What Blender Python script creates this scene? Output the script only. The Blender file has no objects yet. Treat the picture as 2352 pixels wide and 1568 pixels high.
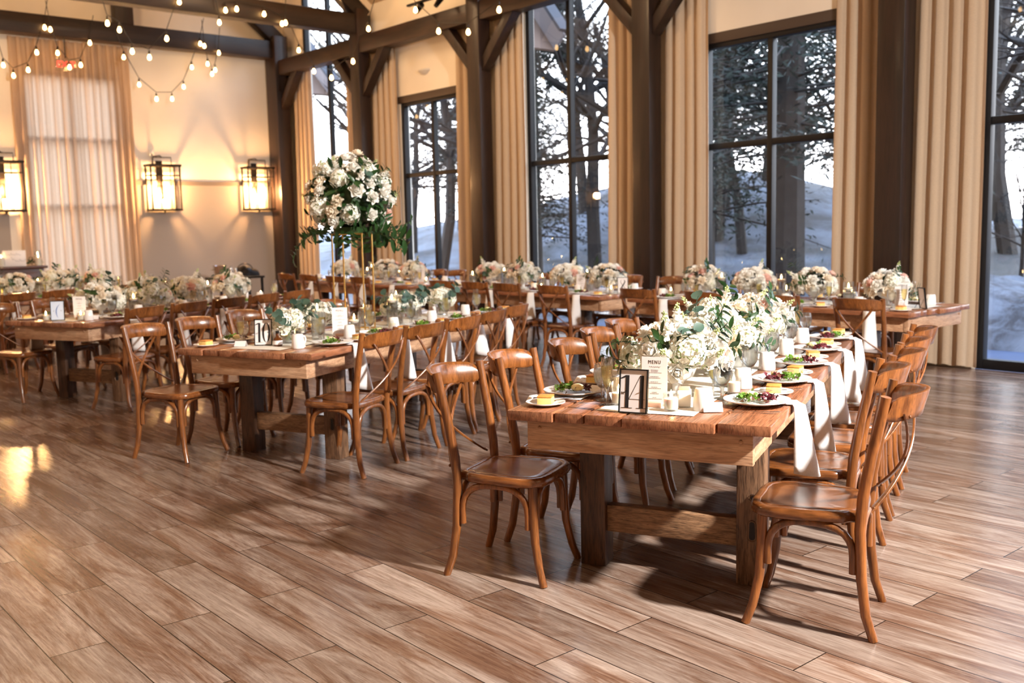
import bpy, bmesh, math, random
from mathutils import Vector, Matrix, Euler
random.seed(7)
PI = math.pi
S = bpy.context.scene
COL = S.collection

# ------------------------------------------------------------------ camera, world, light, exposure
def make_camera():
    f, pitch, roll, yaw = 2255.5, math.radians(6.630), math.radians(1.260), math.radians(40.587)
    F = Vector((math.sin(yaw)*math.cos(pitch), math.cos(yaw)*math.cos(pitch), -math.sin(pitch)))
    R = Vector((math.cos(yaw), -math.sin(yaw), 0))
    D = F.cross(R)
    R2 = R*math.cos(roll) + D*math.sin(roll)
    D2 = D*math.cos(roll) - R*math.sin(roll)
    cd = bpy.data.cameras.new('camera'); co = bpy.data.objects.new('camera', cd); COL.objects.link(co)
    M = Matrix((R2, -D2, -F)).transposed().to_4x4(); M.translation = (0, 0, 1.5)
    co.matrix_world = M
    cd.sensor_fit = 'HORIZONTAL'; cd.sensor_width = 36.0; cd.lens = f/2352*36.0
    cd.clip_start = .05; cd.clip_end = 300
    cd.dof.use_dof = True; cd.dof.focus_distance = 3.95; cd.dof.aperture_fstop = 3.2
    S.camera = co
make_camera()

SKY = 8.0          # world strength
FLASH = 640        # strobe watts
WARM = 1.2         # multiplier on the added warm fill lights
S.view_settings.view_transform = 'Standard'; S.view_settings.look = 'None'
S.view_settings.exposure = 0.25; S.view_settings.gamma = 1.0; S.view_settings.use_curve_mapping = False
S.cycles.max_bounces = 14; S.cycles.diffuse_bounces = 4; S.cycles.glossy_bounces = 3; S.cycles.transmission_bounces = 14
S.cycles.transparent_max_bounces = 24; S.cycles.sample_clamp_indirect = 4.0; S.cycles.blur_glossy = 1.0
S.cycles.caustics_reflective = False; S.cycles.caustics_refractive = False
S.cycles.use_denoising = True

def make_world():
    w = bpy.data.worlds.new('dusk_sky'); S.world = w; w.use_nodes = True
    nt = w.node_tree; nt.nodes.clear()
    out = nt.nodes.new('ShaderNodeOutputWorld'); bg = nt.nodes.new('ShaderNodeBackground')
    tc = nt.nodes.new('ShaderNodeTexCoord'); sp = nt.nodes.new('ShaderNodeSeparateXYZ'); rp = nt.nodes.new('ShaderNodeValToRGB')
    nt.links.new(tc.outputs['Generated'], sp.inputs[0])
    mr = nt.nodes.new('ShaderNodeMapRange'); mr.inputs['From Min'].default_value = -.3; mr.inputs['From Max'].default_value = 1.0
    nt.links.new(sp.outputs['Z'], mr.inputs['Value']); nt.links.new(mr.outputs[0], rp.inputs[0])
    e = rp.color_ramp.elements
    e[0].position = 0; e[0].color = (.10, .12, .17, 1)
    e[1].position = 1; e[1].color = (.50, .68, 1.0, 1)
    for p, c in ((.22, (.16, .17, .22, 1)), (.235, (.95, .84, .78, 1)), (.30, (1.0, .97, .97, 1)), (.5, (.86, .93, 1.0, 1))):
        x = e.new(p); x.color = c
    nt.links.new(rp.outputs[0], bg.inputs[0]); bg.inputs[1].default_value = SKY
    nt.links.new(bg.outputs[0], out.inputs[0])
make_world()

def light(name, kind, loc, power, col, size=.3, target=None, spread=None):
    l = bpy.data.lights.new(name, kind); l.energy = power; l.color = col
    if kind == 'AREA':
        l.shape = 'DISK'; l.size = size
        if spread: l.spread = spread
    else: l.shadow_soft_size = size
    o = bpy.data.objects.new(name, l); COL.objects.link(o); o.location = loc
    if target is not None:
        o.rotation_euler = (Vector(target)-Vector(loc)).to_track_quat('-Z', 'Y').to_euler()
    return o
# the photographer's strobe on a stand behind and to the side of the camera
light('strobe_light', 'AREA', (4.0, -1.5, 3.85), FLASH, (1.0, .95, .88), .30, (3.4, 3.6, .6), math.radians(150))
# unseen warm points added overhead and behind the camera as ambient fill
for x, y, z, p in ((3.0, 5.0, 5.6, 170), (5.6, 9.6, 5.8, 200), (-3.0, -4.0, 5.2, 70), (4.5, -5.5, 5.2, 50), (3.2, 13.6, 5.8, 200), (-2, 8, 5.6, 120), (7.6, 13.2, 5.6, 60)):
    light('warm_fill_light', 'POINT', (x, y, z), p*WARM, (1.0, .64, .34), .35)

# ------------------------------------------------------------------ materials
def _mat(name):
    m = bpy.data.materials.new(name); m.use_nodes = True
    nt = m.node_tree; nt.nodes.clear()
    out = nt.nodes.new('ShaderNodeOutputMaterial')
    return m, nt, out
def N(nt, typ, **kw):
    n = nt.nodes.new(typ)
    for k, v in kw.items():
        if k.startswith('_'): setattr(n, k[1:], v)
        else: n.inputs[k.replace('__', ' ')].default_value = v
    return n
def L(nt, a, b): nt.links.new(a, b)
def ramp(nt, fac, stops):
    r = nt.nodes.new('ShaderNodeValToRGB'); L(nt, fac, r.inputs[0]); e = r.color_ramp.elements
    e[0].position, e[0].color = stops[0][0], (*stops[0][1], 1); e[1].position, e[1].color = stops[-1][0], (*stops[-1][1], 1)
    for p, c in stops[1:-1]:
        x = e.new(p); x.color = (*c, 1)
    return r.outputs[0]
def mixc(nt, fac, a, b, mode='MIX'):
    m = nt.nodes.new('ShaderNodeMix'); m.data_type = 'RGBA'; m.blend_type = mode
    if isinstance(fac, (int, float)): m.inputs[0].default_value = fac
    else: L(nt, fac, m.inputs[0])
    for sock, v in ((m.inputs[6], a), (m.inputs[7], b)):
        if isinstance(v, tuple): sock.default_value = (*v, 1)
        else: L(nt, v, sock)
    return m.outputs[2]
def plain(name, col, rough=.5, metal=0, spec=.5, emit=None, es=0, coat=0, sss=0, noise=0, nscale=8, trans=0, bump=0, bscale=200):
    m, nt, out = _mat(name); b = N(nt, 'ShaderNodeBsdfPrincipled', Roughness=rough, Metallic=metal)
    b.inputs['Base Color'].default_value = (*col, 1)
    b.inputs['Specular IOR Level'].default_value = spec
    if coat: b.inputs['Coat Weight'].default_value = coat; b.inputs['Coat Roughness'].default_value = .12
    if emit: b.inputs['Emission Color'].default_value = (*emit, 1); b.inputs['Emission Strength'].default_value = es
    if sss: b.inputs['Subsurface Weight'].default_value = sss; b.inputs['Subsurface Radius'].default_value = (.02, .012, .008); b.inputs['Subsurface Scale'].default_value = .5
    if noise or bump:
        tc = N(nt, 'ShaderNodeTexCoord')
    if noise:
        nz = N(nt, 'ShaderNodeTexNoise', Scale=nscale, Detail=5.0); L(nt, tc.outputs['Object'], nz.inputs['Vector'])
        d = tuple(c*(1-noise) for c in col); u = tuple(min(1, c*(1+noise*.6)) for c in col)
        L(nt, ramp(nt, nz.outputs[0], [(.3, d), (.7, u)]), b.inputs['Base Color'])
    if bump:
        n2 = N(nt, 'ShaderNodeTexNoise', Scale=bscale, Detail=2.0); L(nt, tc.outputs['Object'], n2.inputs['Vector'])
        bp = N(nt, 'ShaderNodeBump', Strength=bump, Distance=.002); L(nt, n2.outputs[0], bp.inputs['Height']); L(nt, bp.outputs[0], b.inputs['Normal'])
    sh = b.outputs[0]
    if trans:
        t = N(nt, 'ShaderNodeBsdfTranslucent'); t.inputs[0].default_value = (*col, 1)
        mx = N(nt, 'ShaderNodeMixShader', Fac=trans); L(nt, sh, mx.inputs[1]); L(nt, t.outputs[0], mx.inputs[2]); sh = mx.outputs[0]
    L(nt, sh, out.inputs[0]); return m
def wood(name, dark, light_, scale=(14, 14, 1.4), rough=.35, coat=.25, vary=.25, bump=.15, streak=.5, cracks=0, island=False):
    """long-grained wood; the grain runs along local Z of the scale vector's small axis"""
    m, nt, out = _mat(name); b = N(nt, 'ShaderNodeBsdfPrincipled', Roughness=rough)
    b.inputs['Coat Weight'].default_value = coat; b.inputs['Coat Roughness'].default_value = .18
    tc = N(nt, 'ShaderNodeTexCoord'); oi = N(nt, 'ShaderNodeObjectInfo')
    ge = N(nt, 'ShaderNodeNewGeometry'); rnd = N(nt, 'ShaderNodeMath', _operation='ADD'); L(nt, oi.outputs['Random'], rnd.inputs[0])
    if island: L(nt, ge.outputs['Random Per Island'], rnd.inputs[1])
    else: rnd.inputs[1].default_value = 0
    fr = N(nt, 'ShaderNodeMath', _operation='FRACT'); L(nt, rnd.outputs[0], fr.inputs[0])
    add = N(nt, 'ShaderNodeVectorMath', _operation='MULTIPLY_ADD'); L(nt, fr.outputs[0], add.inputs[0]); add.inputs[1].default_value = (37, 17, 53); L(nt, tc.outputs['Object'], add.inputs[2])
    mp = N(nt, 'ShaderNodeMapping'); mp.inputs['Scale'].default_value = scale; L(nt, add.outputs[0], mp.inputs[0])
    n1 = N(nt, 'ShaderNodeTexNoise', Scale=1.0, Detail=7.0, Roughness=.62, Distortion=.6); L(nt, mp.outputs[0], n1.inputs['Vector'])
    n2 = N(nt, 'ShaderNodeTexNoise', Scale=5.0, Detail=4.0, Distortion=.2); L(nt, mp.outputs[0], n2.inputs['Vector'])
    mid = tuple((a+c)/2 for a, c in zip(dark, light_))
    c1 = ramp(nt, n1.outputs[0], [(.30, dark), (.48, mid), (.68, light_)])
    g = ramp(nt, n2.outputs[0], [(.34, (1-streak,)*3), (.55, (1, 1, 1))])
    c = mixc(nt, 1.0, c1, g, 'MULTIPLY')
    if cracks:
        n3 = N(nt, 'ShaderNodeTexNoise', Scale=2.2, Detail=6.0, Roughness=.7); L(nt, mp.outputs[0], n3.inputs['Vector'])
        c = mixc(nt, 1.0, c, ramp(nt, n3.outputs[0], [(.34, (.12, .09, .07)), (.40, (1, 1, 1))]), 'MULTIPLY')
    hs = N(nt, 'ShaderNodeHueSaturation'); L(nt, c, hs.inputs['Color'])
    mr = N(nt, 'ShaderNodeMapRange'); mr.inputs['To Min'].default_value = 1-vary; mr.inputs['To Max'].default_value = 1+vary; L(nt, fr.outputs[0], mr.inputs['Value']); L(nt, mr.outputs[0], hs.inputs['Value'])
    L(nt, hs.outputs[0], b.inputs['Base Color'])
    if bump:
        bp = N(nt, 'ShaderNodeBump', Strength=bump, Distance=.003); L(nt, n2.outputs[0], bp.inputs['Height']); L(nt, bp.outputs[0], b.inputs['Normal'])
    L(nt, b.outputs[0], out.inputs[0]); return m
def glass(name, ior=1.5, tint=(.97, .98, .98), rough=.0):
    """thin clear glass: straight-through transmission plus Fresnel reflection"""
    m, nt, out = _mat(name)
    t = N(nt, 'ShaderNodeBsdfTransparent'); t.inputs[0].default_value = (*tint, 1)
    g = N(nt, 'ShaderNodeBsdfGlossy', Roughness=rough); fr = N(nt, 'ShaderNodeFresnel'); ge = N(nt, 'ShaderNodeNewGeometry')
    mi = N(nt, 'ShaderNodeMapRange'); mi.inputs['To Min'].default_value = ior; mi.inputs['To Max'].default_value = 1/ior   # both faces of the thin wall reflect alike
    L(nt, ge.outputs['Backfacing'], mi.inputs['Value']); L(nt, mi.outputs[0], fr.inputs['IOR'])
    mx = N(nt, 'ShaderNodeMixShader'); L(nt, fr.outputs[0], mx.inputs[0]); L(nt, t.outputs[0], mx.inputs[1]); L(nt, g.outputs[0], mx.inputs[2])
    L(nt, mx.outputs[0], out.inputs[0]); return m
def crystal(name, ior, tint=(.98, .99, .99), k=.45):
    """clear stemware: refraction softened by straight-through light"""
    m, nt, out = _mat(name)
    t = N(nt, 'ShaderNodeBsdfTransparent'); t.inputs[0].default_value = (*tint, 1)
    g = N(nt, 'ShaderNodeBsdfGlass', Roughness=.0, IOR=ior); g.inputs[0].default_value = (*tint, 1)
    mx = N(nt, 'ShaderNodeMixShader', Fac=k); L(nt, t.outputs[0], mx.inputs[1]); L(nt, g.outputs[0], mx.inputs[2])
    L(nt, mx.outputs[0], out.inputs[0]); return m
def liquid(name, col, ior=1.33):
    m, nt, out = _mat(name); b = N(nt, 'ShaderNodeBsdfPrincipled', Roughness=.0, IOR=ior)
    b.inputs['Base Color'].default_value = (*col, 1); b.inputs['Transmission Weight'].default_value = 1.0
    L(nt, b.outputs[0], out.inputs[0]); return m
def emissive(name, col, s):
    m, nt, out = _mat(name); e = N(nt, 'ShaderNodeEmission', Strength=s); e.inputs[0].default_value = (*col, 1)
    L(nt, e.outputs[0], out.inputs[0]); return m
def floor_mat():
    m, nt, out = _mat('wood_look_tile'); b = N(nt, 'ShaderNodeBsdfPrincipled'); b.inputs['Specular IOR Level'].default_value = .24
    tc = N(nt, 'ShaderNodeTexCoord'); sp = N(nt, 'ShaderNodeSeparateXYZ'); L(nt, tc.outputs['Object'], sp.inputs[0])
    ax = N(nt, 'ShaderNodeMath', _operation='ADD'); ax.inputs[1].default_value = -.917+40*.2035; L(nt, sp.outputs['X'], ax.inputs[0])
    ay = N(nt, 'ShaderNodeMath', _operation='ADD'); ay.inputs[1].default_value = -.546+20*1.2475; L(nt, sp.outputs['Y'], ay.inputs[0])
    cb = N(nt, 'ShaderNodeCombineXYZ'); L(nt, ay.outputs[0], cb.inputs['X']); L(nt, ax.outputs[0], cb.inputs['Y'])
    br = N(nt, 'ShaderNodeTexBrick', Scale=1.0, Bias=0.0); br.offset = .5; br.offset_frequency = 2; br.squash = 1
    br.inputs['Color1'].default_value = (0, 0, 0, 1); br.inputs['Color2'].default_value = (1, 1, 1, 1); br.inputs['Mortar'].default_value = (.5, .5, .5, 1)
    br.inputs['Mortar Size'].default_value = .0024; br.inputs['Mortar Smooth'].default_value = .1
    br.inputs['Brick Width'].default_value = 1.2475; br.inputs['Row Height'].default_value = .2035
    L(nt, cb.outputs[0], br.inputs['Vector'])
    off = N(nt, 'ShaderNodeVectorMath', _operation='MULTIPLY_ADD'); L(nt, br.outputs['Color'], off.inputs[0]); off.inputs[1].default_value = (31, 57, 13); L(nt, tc.outputs['Object'], off.inputs[2])
    def nz(scale, **k):
        mp = N(nt, 'ShaderNodeMapping'); mp.inputs['Scale'].default_value = scale; L(nt, off.outputs[0], mp.inputs[0])
        n = N(nt, 'ShaderNodeTexNoise', **k); L(nt, mp.outputs[0], n.inputs['Vector']); return n.outputs[0]
    grain = nz((60, 2.0, 1), Scale=1.0, Detail=10.0, Roughness=.70, Distortion=.25)
    patch = nz((7.5, 1.15, 1), Scale=1.0, Detail=9.0, Roughness=.70, Distortion=.7)
    fine = nz((150, 9, 1), Scale=1.0, Detail=6.0, Roughness=.7)
    base = ramp(nt, grain, [(.26, (.078, .036, .022)), (.5, (.150, .082, .053)), (.76, (.235, .148, .103))])
    pale = ramp(nt, grain, [(.26, (.18, .122, .092)), (.72, (.44, .36, .31))])
    c = mixc(nt, ramp(nt, patch, [(.42, (0, 0, 0)), (.62, (.92, .92, .92))]), base, pale)
    c = mixc(nt, 1.0, c, ramp(nt, fine, [(.30, (.66, .62, .60)), (.52, (1.04, 1.04, 1.04))]), 'MULTIPLY')
    tone = ramp(nt, br.outputs['Color'], [(0, (.70, .68, .67)), (1, (1.15, 1.15, 1.15))])
    c = mixc(nt, 1.0, c, tone, 'MULTIPLY')
    c = mixc(nt, br.outputs['Fac'], c, (.012, .007, .005))
    L(nt, c, b.inputs['Base Color'])
    rr = N(nt, 'ShaderNodeMapRange'); rr.inputs['From Min'].default_value = .3; rr.inputs['From Max'].default_value = .7
    rr.inputs['To Min'].default_value = .15; rr.inputs['To Max'].default_value = .27; L(nt, grain, rr.inputs['Value']); L(nt, rr.outputs[0], b.inputs['Roughness'])
    hm = N(nt, 'ShaderNodeMath', _operation='SUBTRACT'); L(nt, fine, hm.inputs[0]); L(nt, br.outputs['Fac'], hm.inputs[1])
    bp = N(nt, 'ShaderNodeBump', Strength=.12, Distance=.003); L(nt, hm.outputs[0], bp.inputs['Height']); L(nt, bp.outputs[0], b.inputs['Normal'])
    L(nt, b.outputs[0], out.inputs[0]); return m
def cloth_mat(name, col, weave=420, trans=.0, rough=.9):
    m, nt, out = _mat(name); b = N(nt, 'ShaderNodeBsdfPrincipled', Roughness=rough); b.inputs['Specular IOR Level'].default_value = .15
    tc = N(nt, 'ShaderNodeTexCoord')
    n = N(nt, 'ShaderNodeTexNoise', Scale=weave, Detail=2.0); L(nt, tc.outputs['Object'], n.inputs['Vector'])
    c = ramp(nt, n.outputs[0], [(.35, tuple(x*.86 for x in col)), (.65, tuple(min(1, x*1.06) for x in col))])
    L(nt, c, b.inputs['Base Color']); sh = b.outputs[0]
    if trans:
        t = N(nt, 'ShaderNodeBsdfTranslucent'); L(nt, c, t.inputs[0])
        mx = N(nt, 'ShaderNodeMixShader', Fac=trans); L(nt, sh, mx.inputs[1]); L(nt, t.outputs[0], mx.inputs[2]); sh = mx.outputs[0]
    L(nt, sh, out.inputs[0]); return m
def snow_mat(name, a, b_, scale, lo=.42, hi=.58):
    m, nt, out = _mat(name); b = N(nt, 'ShaderNodeBsdfPrincipled', Roughness=.85); tc = N(nt, 'ShaderNodeTexCoord')
    n = N(nt, 'ShaderNodeTexNoise', Scale=scale, Detail=8.0, Roughness=.65, Distortion=.4); L(nt, tc.outputs['Object'], n.inputs['Vector'])
    L(nt, ramp(nt, n.outputs[0], [(lo, a), (hi, b_)]), b.inputs['Base Color']); L(nt, b.outputs[0], out.inputs[0]); return m

M = dict(
    floor=floor_mat(),
    chair=wood('bentwood', (.095, .027, .006), (.30, .104, .026), (30, 30, 3.0), .30, .35, .22, .1, .35),
    seat=wood('seat_wood', (.095, .028, .007), (.26, .088, .023), (26, 3.2, 26), .26, .4, .22, .08, .35),
    top=wood('tabletop_wood', (.19, .062, .026), (.42, .175, .085), (2.2, 34, 12), .25, .35, .20, .2, .4, island=True),
    apron=wood('rough_apron_wood', (.36, .175, .088), (.66, .41, .25), (9, 3.5, 40), .5, .05, .12, .4, .3),
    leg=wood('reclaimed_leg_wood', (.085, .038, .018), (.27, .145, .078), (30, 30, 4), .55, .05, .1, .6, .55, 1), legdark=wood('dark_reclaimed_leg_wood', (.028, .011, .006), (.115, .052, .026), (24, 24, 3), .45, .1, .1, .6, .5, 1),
    stretch=wood('cracked_stretcher_wood', (.14, .068, .032), (.34, .19, .10), (20, 6, 60), .55, .05, .15, .6, .5, 1),
    beam=wood('dark_timber', (.014, .006, .0035), (.046, .019, .010), (7, .7, 7), .55, .1, .15, .3, .4),
    beamx=wood('dark_timber_cross', (.010, .0045, .0028), (.030, .013, .007), (.7, 7, 7), .55, .1, .15, .3, .4),
    post=wood('dark_post_timber', (.010, .0045, .003), (.036, .015, .010), (12, 12, .9), .5, .12, .12, .3, .4),
    wall=plain('cream_plaster', (.92, .845, .74), .85, noise=.05, nscale=1.2, bump=.1, bscale=90),
    wallpaper=plain('woven_wallcover', (.42, .37, .325), .9, noise=.12, nscale=160),
    ceil=wood('ceiling_boards', (.52, .38, .24), (.66, .50, .33), (.9, 8, 8), .6, 0, .05, .1, .15),
    trim=plain('dark_frame_paint', (.010, .009, .010), .45, spec=.3),
    rail=plain('taupe_rail', (.24, .19, .155), .5),
    head=plain('brown_casing', (.075, .050, .038), .5),
    glass=glass('window_glass', 1.58, (.86, .91, .97)),
    clear=glass('clear_glass', 1.75, (.97, .98, .98)),
    stemglass=crystal('stem_glass', 1.5, k=.75),
    water=crystal('water', 1.33, (.99, .995, 1), .65), wine=crystal('sparkling_wine', 1.33, (1.0, .90, .60), .5),
    curtain=cloth_mat('linen_curtain', (.66, .52, .385), 260, .08),
    sheer=cloth_mat('sheer_curtain', (.70, .53, .385), 260, .36),
    linen=cloth_mat('white_napkin', (.86, .85, .86), 500, .05), runner=cloth_mat('ivory_runner', (.80, .76, .68), 380),
    china=plain('white_china', (.84, .82, .80), .12, coat=.4), paper=plain('card_paper', (.82, .77, .76), .6),
    kraft=plain('rose_kraft', (.62, .38, .27), .6), ink=plain('black_ink', (.012, .010, .012), .6), greyink=plain('grey_print', (.22, .20, .22), .7),
    blueink=plain('blue_ink', (.12, .22, .50), .6), bluepaper=plain('pale_blue_paper', (.66, .76, .92), .5),
    blackmetal=plain('black_metal', (.012, .011, .011), .35, .6), steel=plain('steel', (.72, .71, .70), .18, 1.0), gold=plain('gold_metal', (.80, .50, .16), .25, 1.0),
    bronze=plain('dark_bronze', (.030, .022, .016), .4, .7),
    wax=plain('candle_wax', (.92, .84, .72), .45, sss=.6), flame=emissive('candle_flame', (1.0, .60, .22), 70.0),
    bulb=emissive('warm_bulb', (1.0, .56, .20), 16.0), lampbulb=emissive('lantern_bulb', (1.0, .58, .22), 22.0),
    cord=plain('black_cord', (.02, .016, .012), .5),
    white=plain('white_petal', (.95, .93, .87), .55, trans=.28), cream=plain('cream_petal', (.95, .86, .72), .55, trans=.28), blush=plain('blush_petal', (.90, .62, .53), .55, trans=.28),
    hyd=plain('hydrangea_floret', (.95, .94, .85), .6, trans=.25), green=plain('green_bud_gap_shade', (.50, .58, .26), .6, trans=.1),
    leaf=plain('ruscus_leaf', (.020, .060, .014), .35, noise=.4, nscale=14, trans=.12), euc=plain('eucalyptus_leaf', (.055, .110, .082), .5, noise=.3, nscale=10, trans=.1),
    corn=plain('cornbread_crumb', (.86, .60, .20), .8, noise=.2, nscale=90, bump=.4, bscale=120), crust=plain('cornbread_crust', (.62, .25, .045), .6, noise=.2, nscale=60),
    pear=plain('pear_flesh', (.88, .78, .45), .35, sss=.3), lett=plain('lettuce', (.16, .30, .035), .4, noise=.5, nscale=40, trans=.2), radi=plain('radicchio', (.14, .018, .028), .4, noise=.5, nscale=40), brownleaf=plain('brown_lettuce', (.10, .045, .02), .45),
    amber=plain('amber_bottle_glass', (.10, .028, .006), .08, spec=.6), 
    exitred=emissive('exit_red', (1.0, .05, .03), 3.0), acrylic=plain('white_sign', (.86, .82, .82), .4),
    darkwood=wood('mahogany', (.05, .018, .010), (.11, .04, .022), (2, 14, 14), .3, .4, .1, .1, .3),
    bark=plain('tree_bark', (.020, .016, .014), .9, noise=.4, nscale=6), needles=plain('pine_needles', (.012, .022, .017), .8, noise=.5, nscale=2),
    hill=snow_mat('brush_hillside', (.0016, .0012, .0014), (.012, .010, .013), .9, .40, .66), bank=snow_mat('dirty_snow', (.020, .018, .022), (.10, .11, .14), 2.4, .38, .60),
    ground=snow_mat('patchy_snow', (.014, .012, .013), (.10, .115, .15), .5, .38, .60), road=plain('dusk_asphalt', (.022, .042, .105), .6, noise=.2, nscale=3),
    fascia=plain('fascia_paint', (.24, .21, .22), .6), soffit=plain('soffit_boards', (.14, .085, .06), .7), roof=plain('roof_shingle', (.05, .05, .06), .8),
    plastic=plain('white_plastic', (.80, .76, .70), .4),
)

# ------------------------------------------------------------------ mesh helpers
class MB:
    def __init__(s): s.v = []; s.f = []; s.mi = []; s.k = 0
    def mat(s, k): s.k = k; return s
    def add(s, vs, fs, T=None):
        b = len(s.v)
        s.v += [tuple(T @ Vector(p)) if T else tuple(p) for p in vs]
        for f in fs: s.f.append([b+i for i in f]); s.mi.append(s.k)
        return s
    def box(s, x0, x1, y0, y1, z0, z1, T=None):
        return s.add([(x, y, z) for z in (z0, z1) for y in (y0, y1) for x in (x0, x1)],
                     [(0, 2, 3, 1), (4, 5, 7, 6), (0, 1, 5, 4), (2, 6, 7, 3), (0, 4, 6, 2), (1, 3, 7, 5)], T)
    def bar(s, a, b, w, h, up=(0, 0, 1)):
        a = Vector(a); b = Vector(b); d = (b-a); n = d.normalized(); u = Vector(up)
        if abs(n.dot(u)) > .99: u = Vector((0, 1, 0))
        r = n.cross(u).normalized(); u = r.cross(n)
        vs = [p+r*(w/2*i)+u*(h/2*j) for p in (a, b) for i, j in ((-1, -1), (1, -1), (1, 1), (-1, 1))]
        return s.add(vs, [(3, 2, 1, 0), (4, 5, 6, 7), (0, 1, 5, 4), (1, 2, 6, 5), (2, 3, 7, 6), (3, 0, 4, 7)])
    def tube(s, path, rad, seg=8, sx=1, sy=1, up=None, caps=True):
        P = [Vector(p) for p in path]; n = len(P); vs = []; prev = Vector(up) if up else None
        R = rad if isinstance(rad, (list, tuple)) else [rad]*n
        for i in range(n):
            t = (P[min(i+1, n-1)]-P[max(i-1, 0)]).normalized()
            if prev is None: prev = Vector((1, 0, 0)) if abs(t.x) < .9 else Vector((0, 1, 0))
            x = (prev - t*prev.dot(t)).normalized(); prev = x if not up else prev
            y = t.cross(x)
            for k in range(seg):
                a = 2*PI*k/seg; vs.append(P[i] + x*(R[i]*sx*math.cos(a)) + y*(R[i]*sy*math.sin(a)))
        fs = [(i*seg+k, i*seg+(k+1) % seg, (i+1)*seg+(k+1) % seg, (i+1)*seg+k) for i in range(n-1) for k in range(seg)]
        if caps: fs += [tuple(range(seg))[::-1], tuple((n-1)*seg+k for k in range(seg))]
        return s.add(vs, fs)
    def lathe(s, prof, seg=20, T=None, caps=True):
        vs = [(r*math.cos(2*PI*k/seg), r*math.sin(2*PI*k/seg), z) for r, z in prof for k in range(seg)]
        n = len(prof)
        fs = [(i*seg+k, i*seg+(k+1) % seg, (i+1)*seg+(k+1) % seg, (i+1)*seg+k) for i in range(n-1) for k in range(seg)]
        if caps: fs += [tuple(range(seg))[::-1], tuple((n-1)*seg+k for k in range(seg))]
        return s.add(vs, fs, T)
    def sphere(s, c, r, seg=8, rings=6, sz=1):
        c = Vector(c)
        prof = [(max(1e-4, r*math.sin(PI*i/rings)), -r*sz*math.cos(PI*i/rings)) for i in range(rings+1)]
        return s.lathe(prof, seg, Matrix.Translation(c))
    def strip(s, path, wv, thick, widths=None):
        """a flat bent band: path points, width vectors (one or many), thickness"""
        P = [Vector(p) for p in path]; n = len(P)
        W = [Vector(w) for w in wv] if isinstance(wv[0], (tuple, list, Vector)) else [Vector(wv)]*n
        vs = []
        for i in range(n):
            t = (P[min(i+1, n-1)]-P[max(i-1, 0)]).normalized(); w = W[i]; nn = t.cross(w).normalized()*(thick/2)
            vs += [P[i]-w-nn, P[i]+w-nn, P[i]+w+nn, P[i]-w+nn]
        fs = [(i*4+k, i*4+(k+1) % 4, i*4+4+(k+1) % 4, i*4+4+k) for i in range(n-1) for k in range(4)]
        fs += [(3, 2, 1, 0), ((n-1)*4, (n-1)*4+1, (n-1)*4+2, (n-1)*4+3)]
        return s.add(vs, fs)
    def prism(s, poly, z0, z1, T=None):
        n = len(poly)
        vs = [(x, y, z0) for x, y in poly]+[(x, y, z1) for x, y in poly]
        return s.add(vs, [tuple(range(n))[::-1], tuple(range(n, 2*n))]+[(i, (i+1) % n, n+(i+1) % n, n+i) for i in range(n)], T)
    def mesh(s, name, mats, bevel=0, smooth=40, fix=True):
        me = bpy.data.meshes.new(name); me.from_pydata(s.v, [], s.f)
        for m in (mats if isinstance(mats, (list, tuple)) else [mats]): me.materials.append(M[m] if isinstance(m, str) else m)
        me.polygons.foreach_set('material_index', s.mi)
        if bevel or fix:
            bm = bmesh.new(); bm.from_mesh(me)
            if fix: bmesh.ops.recalc_face_normals(bm, faces=bm.faces)
            if bevel:
                es = [e for e in bm.edges if len(e.link_faces) == 2 and e.calc_face_angle(0) > .6]
                bmesh.ops.bevel(bm, geom=es, offset=bevel, segments=2, affect='EDGES', profile=.5)
            bm.to_mesh(me); bm.free()
        if smooth:
            me.polygons.foreach_set('use_smooth', [True]*len(me.polygons)); me.set_sharp_from_angle(angle=math.radians(smooth))
        me.update(); return me
    def build(s, name, mats, parent=None, **k):
        o = bpy.data.objects.new(name, s.mesh(name, mats, **k)); COL.objects.link(o)
        if parent: o.parent = parent
        return o

KIDS = {}
def tag(o, label, cat, group=None, kind=None):
    o['label'] = label; o['category'] = cat
    if group: o['group'] = group
    if kind: o['kind'] = kind
    return o
def empty(name, loc=(0, 0, 0), rz=0):
    o = bpy.data.objects.new(name, None); COL.objects.link(o); o.location = loc; o.rotation_euler = (0, 0, rz); o.empty_display_size = .05
    return o
def struct(o): o['kind'] = 'structure'; return o
def part(name, mb, mat, parent, **k):
    o = mb.build(name, mat, parent, **k); KIDS.setdefault(parent.name, []).append(o); return o
def copy_tree(o, parent=None):
    c = o.copy(); COL.objects.link(c)
    if parent: c.parent = parent; KIDS.setdefault(parent.name, []).append(c)
    for k in KIDS.get(o.name, []): copy_tree(k, c)
    return c
USED = set()
def put(proto, loc, rz=0, label=None, group=None, scale=None, rot=None, cat=None):
    """the first use moves the prototype itself, later uses copy it with its parts"""
    if proto.name in USED: o = copy_tree(proto)
    else: o = proto; USED.add(proto.name)
    o.location = loc; o.rotation_euler = rot if rot else (0, 0, rz)
    if scale: o.scale = (scale,)*3 if isinstance(scale, (int, float)) else scale
    if label: o['label'] = label
    if group: o['group'] = group
    if cat: o['category'] = cat
    return o
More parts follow.
